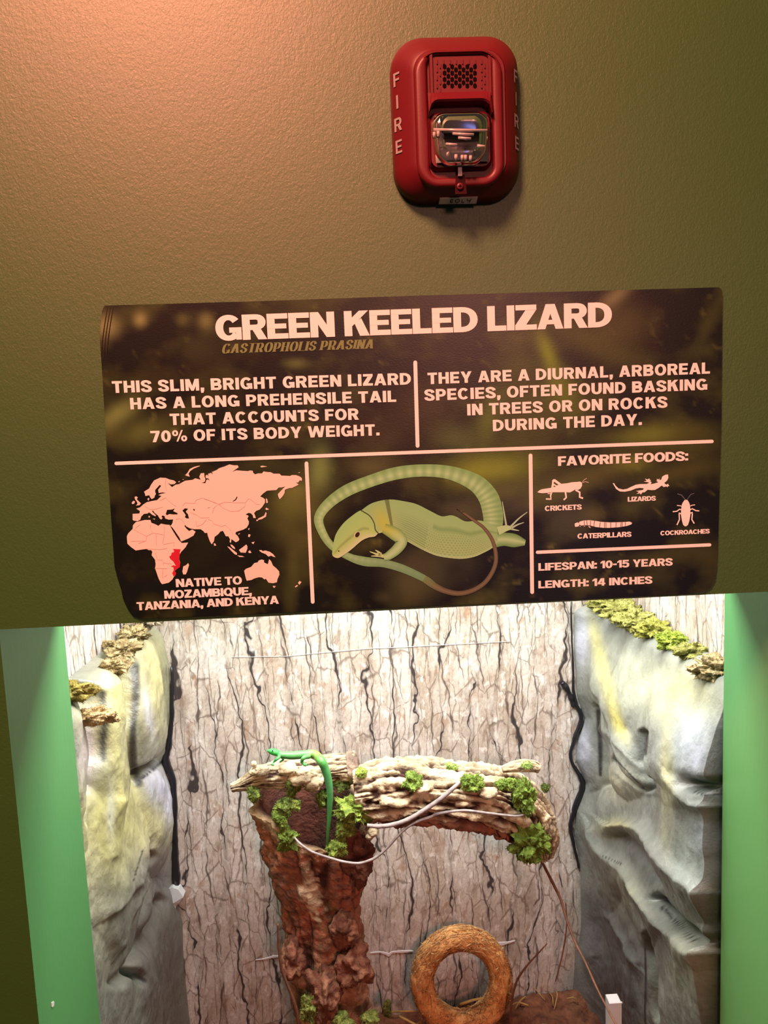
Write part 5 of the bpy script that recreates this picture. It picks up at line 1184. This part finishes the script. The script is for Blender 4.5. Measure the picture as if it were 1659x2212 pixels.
for i, (yy, r_, lab, ca, cb, off, dz) in enumerate((
    (.600, 26, 'grey tan moss at the back end of the left rock ledge', (104, 92, 78), (168, 152, 126), .030, .012), (.530, 24, 'tan moss second from the back on the left rock ledge', T1, T2, .030, .006), (.455, 24, 'tan moss in the middle of the left rock ledge', T1, T2, .034, .004), (.390, 22, 'tan moss just behind the dark notch on the left rock', T1, (206, 190, 144), .044, -.004),
    (.250, 26, 'olive tan moss at the glass end of the left rock ledge', (120, 108, 50), (186, 166, 96), .030, .006), (.245, 22, 'sandy moss hanging lowest at the glass end of the left rock', (150, 124, 84), (222, 196, 150), .062, -.030))):
    moss_on(-1, yy, ca, cb, r_, 80+i, lab, 'moss along the left rock ledge', dz, off)
for i, (x, y, r_, lab) in enumerate(((1551, 1648, 13, 'upper cream moss scrap on the right rock beside the glass edge'), (1546, 1742, 19, 'lower cream moss scrap on the right rock beside the glass edge'))):
    moss('moss_clump', x, y, r_, r_*1.1, .20, 95+i, (176, 160, 112), (232, 222, 176), lab, .6, None, 'cream moss scraps on the right rock')
for i, (x, y, rx, ry, Y_, lab) in enumerate(((668, 2178, 24, 34, .40, 'olive moss at the left foot of the stump'), (738, 2204, 26, 14, .38, 'dark green moss at the middle foot of the stump'), (797, 2200, 20, 16, .40, 'moss at the right foot of the stump'), (836, 2182, 10, 20, .56, 'slim moss sprig between the stump and the fibre ring'))):
    moss('moss_clump', x, y, rx, ry, Y_, 110+i, (84, 92, 40), (150, 158, 84), lab, .7, None, 'moss tufts at the foot of the stump')

# ------------------------------------------------------------------ 9. vines
m_vgrey = noisy('grey_vine', lin((128, 116, 116)), lin((172, 158, 154)), 90, .7, .4, 400, bdist=.001)
m_vbrn = noisy('brown_vine', lin((98, 62, 46)), lin((132, 88, 66)), 90, .7, .3, 400, bdist=.001)
def vine(pts, rpx, Y, m, label, n=70, name='vine'):
    Ys = Y if hasattr(Y, '__len__') else [Y]*len(pts)
    R_ = rpx if hasattr(rpx, '__len__') else [rpx]*len(pts)
    q = spline([(*at(x, y, d), r*mpp(d)) for (x, y), d, r in zip(pts, Ys, R_)], n); b = MB()
    b.tube([a[:3] for a in q], [a[3]*(1+.12*noise.noise(Vector(a[:3])*120)) for a in q], 10)
    return tag(b.build(name, m, None, True), label, 'vine')
vine([(793, 1783), (820, 1785), (850, 1781), (880, 1771), (910, 1754), (950, 1727), (980, 1702), (992, 1690)], [4.5, 5, 5.2, 5.2, 5.2, 5.2, 4.8, 4], [YC-.10]*5 + [YC-.095, YC-.09, YC-.08], m_vgrey, 'thick grey vine crossing the front of the log')
vine([(636, 1809), (650, 1824), (670, 1838), (690, 1846), (709, 1852), (740, 1861), (773, 1865), (800, 1858), (818, 1848), (838, 1830), (860, 1805), (880, 1787), (905, 1773), (930, 1765), (950, 1757), (1002, 1751), (1057, 1757), (1113, 1763), (1138, 1758)], [2, 2.6, 2.8, 2.8, 2.8, 3, 3, 3, 3, 3, 3, 3.2, 3.4, 3.4, 3.4, 3.2, 3, 2.6, 2.2], [YC-.07] + [YC-.085]*4 + [YC-.10]*8 + [YC-.095]*4 + [YC-.085]*2, m_vgrey, 'thin grey vine looping from the stump under the thick vine to the log', 140)
vine([(1168, 1856), (1180, 1880), (1198, 1915), (1212, 1945), (1222, 1980), (1240, 2030), (1265, 2080), (1292, 2140), (1330, 2212), (1345, 2240)], [3, 3.4, 3.4, 3.2, 3, 2.8, 2.6, 2.5, 2.5, 2.4], [YC-.02, YC, YC, YC-.01, YC-.03, YC-.06, YC-.10, YC-.14, YC-.2, YC-.22], m_vbrn, 'thin brown vine hanging from the moss ball down along the right rock')
vine([(1182, 2038), (1160, 2062), (1140, 2084), (1120, 2112), (1110, 2140), (1104, 2175), (1103, 2205), (1110, 2230)], [1, 1.8, 2.2, 2.6, 2.8, 3, 3, 3], .53, m_vbrn, 'dark curved twig rising beside the right edge of the fibre ring')
vine([(600, 1996), (602, 2040), (607, 2085), (618, 2120), (632, 2155), (642, 2190), (648, 2225)], [2, 3, 3.4, 3.4, 4, 4, 4], YC-.075, m_vbrn, 'brown vine running down the left side of the stump')
vine([(1222, 1950), (1224, 2000), (1215, 2060), (1200, 2120)], [1.5, 1.8, 1.8, 1.2], YB-.02, m_vbrn, 'faint brown stem against the back wall beside the hanging vine')

# ------------------------------------------------------------------ 10. coconut fibre ring
m_coir = vcol('coconut_fibre', .9, .15, 200, .14, .8, 420, .002)
YW = .585
RG = empty('fibre_ring', at(998, 2228, YW), 'orange brown coconut fibre ring standing against the back wall', 'ring')
ctr = at(997, 2117, YW); s_ = mpp(YW); Rm, rt = 93*s_, 26*s_
lean = math.radians(14)
ez = Vector((0, math.sin(lean), math.cos(lean))); ex_ = Vector((1, 0, 0)); en = ex_.cross(ez).normalized()
def tor(a, b_, r_):
    r_ = float(r_); a = float(a); b_ = float(b_)
    d_ = math.cos(a)*ex_ + math.sin(a)*ez*1.0
    return ctr + d_*(Rm + r_*math.cos(b_)) + en*(r_*math.sin(b_))
v = []; c = []
for i in range(160):
    for k in range(40):
        a, b_ = 2*math.pi*i/160, 2*math.pi*k/40; p = tor(a, b_, rt); n_ = noise.fractal(p*38, .8, 2, 5); p = tor(a, b_, rt*(1+.13*n_)); v.append(p); c.append(mx(lin((234, 166, 94)), lin((250, 200, 132)), .5+.5*n_))
mesh_obj('core', v, [(i*40+k, ((i+1) % 160)*40+k, ((i+1) % 160)*40+(k+1) % 40, i*40+(k+1) % 40) for i in range(160) for k in range(40)], m_coir, RG, True, c)
b = MB()
for i in range(6500):
    a, b_ = rng.uniform(0, 6.283), rng.uniform(0, 6.283); da, db = rng.normal()*.22 + .12*(1 if rng.random() < .5 else -1), rng.normal()*.45
    rr_ = rt*rng.uniform(.98, 1.08); p0 = tor(a, b_, rr_*.96); p1 = tor(a+da*.5, b_+db*.5, rr_*1.06); p2 = tor(a+da, b_+db, rr_*rng.uniform(.95, 1.35 if rng.random() < .12 else 1.06))
    w_ = (p2-p0).cross(p1-ctr).normalized()*float(rng.uniform(.0003, .0008)); cc = mx(lin((190, 116, 54)), lin((255, 226, 166)), rng.random()**1.2)
    b.add([p0-w_, p0+w_, p1+w_, p1-w_, p2], [(0, 1, 2, 3), (3, 2, 4)], [cc]*5)
o = b.build('loose_fibres', m_coir, RG); o['kind'] = 'stuff'
b = MB(); stalk(at(994, 2170, YW-.01), at(1045, 2156, YW-.02), .0026, .001); tag(b.build('straw_stalk', m_hay, None, True), 'pale straw stalk lying inside the bottom of the fibre ring', 'straw')
b = MB(); stalk(at(862, 2195, .52), at(920, 2225, .50), .0022, .004); tag(b.build('straw_stalk', m_hay, None, True), 'curved straw stalk at the lower left of the fibre ring', 'straw')
b = MB(); stalk(at(840, 2186, .56), at(900, 2184, .57), .0018, .002); tag(b.build('straw_stalk', m_hay, None, True), 'level straw stalk between the slim moss sprig and the fibre ring', 'straw')

# ------------------------------------------------------------------ 11. white post at the lower right
m_post = mat('white_plastic', (.80, .76, .76), .45)
pt = at(1325, 2156, .42); wv_ = .0105
PO = empty('plastic_post', (pt.x, pt.y, soilz(pt.x, pt.y)), 'small white plastic post in front of the right rock at the bottom', 'post')
b = MB(); zb = soilz(pt.x, pt.y) - .005
vv = []
for z, g in ((zb, 0), (pt.z-.0012, 0), (pt.z, .0012)):
    vv += [(pt.x-wv_+g, pt.y-wv_+g, z), (pt.x+wv_-g, pt.y-wv_+g, z), (pt.x+wv_-g, pt.y+wv_-g, z), (pt.x-wv_+g, pt.y+wv_-g, z)]
b.add(vv, [(j*4+k, j*4+(k+1) % 4, (j+1)*4+(k+1) % 4, (j+1)*4+k) for j in range(2) for k in range(4)] + [(8, 9, 10, 11), (3, 2, 1, 0)]); b.build('shaft', m_post, PO)
b = MB(); b.tube([(pt.x+wv_, pt.y-.002, pt.z-.008), (pt.x+wv_+.004, pt.y-.002, pt.z-.008)], .002, 10); b.build('peg', m_post, PO, True)
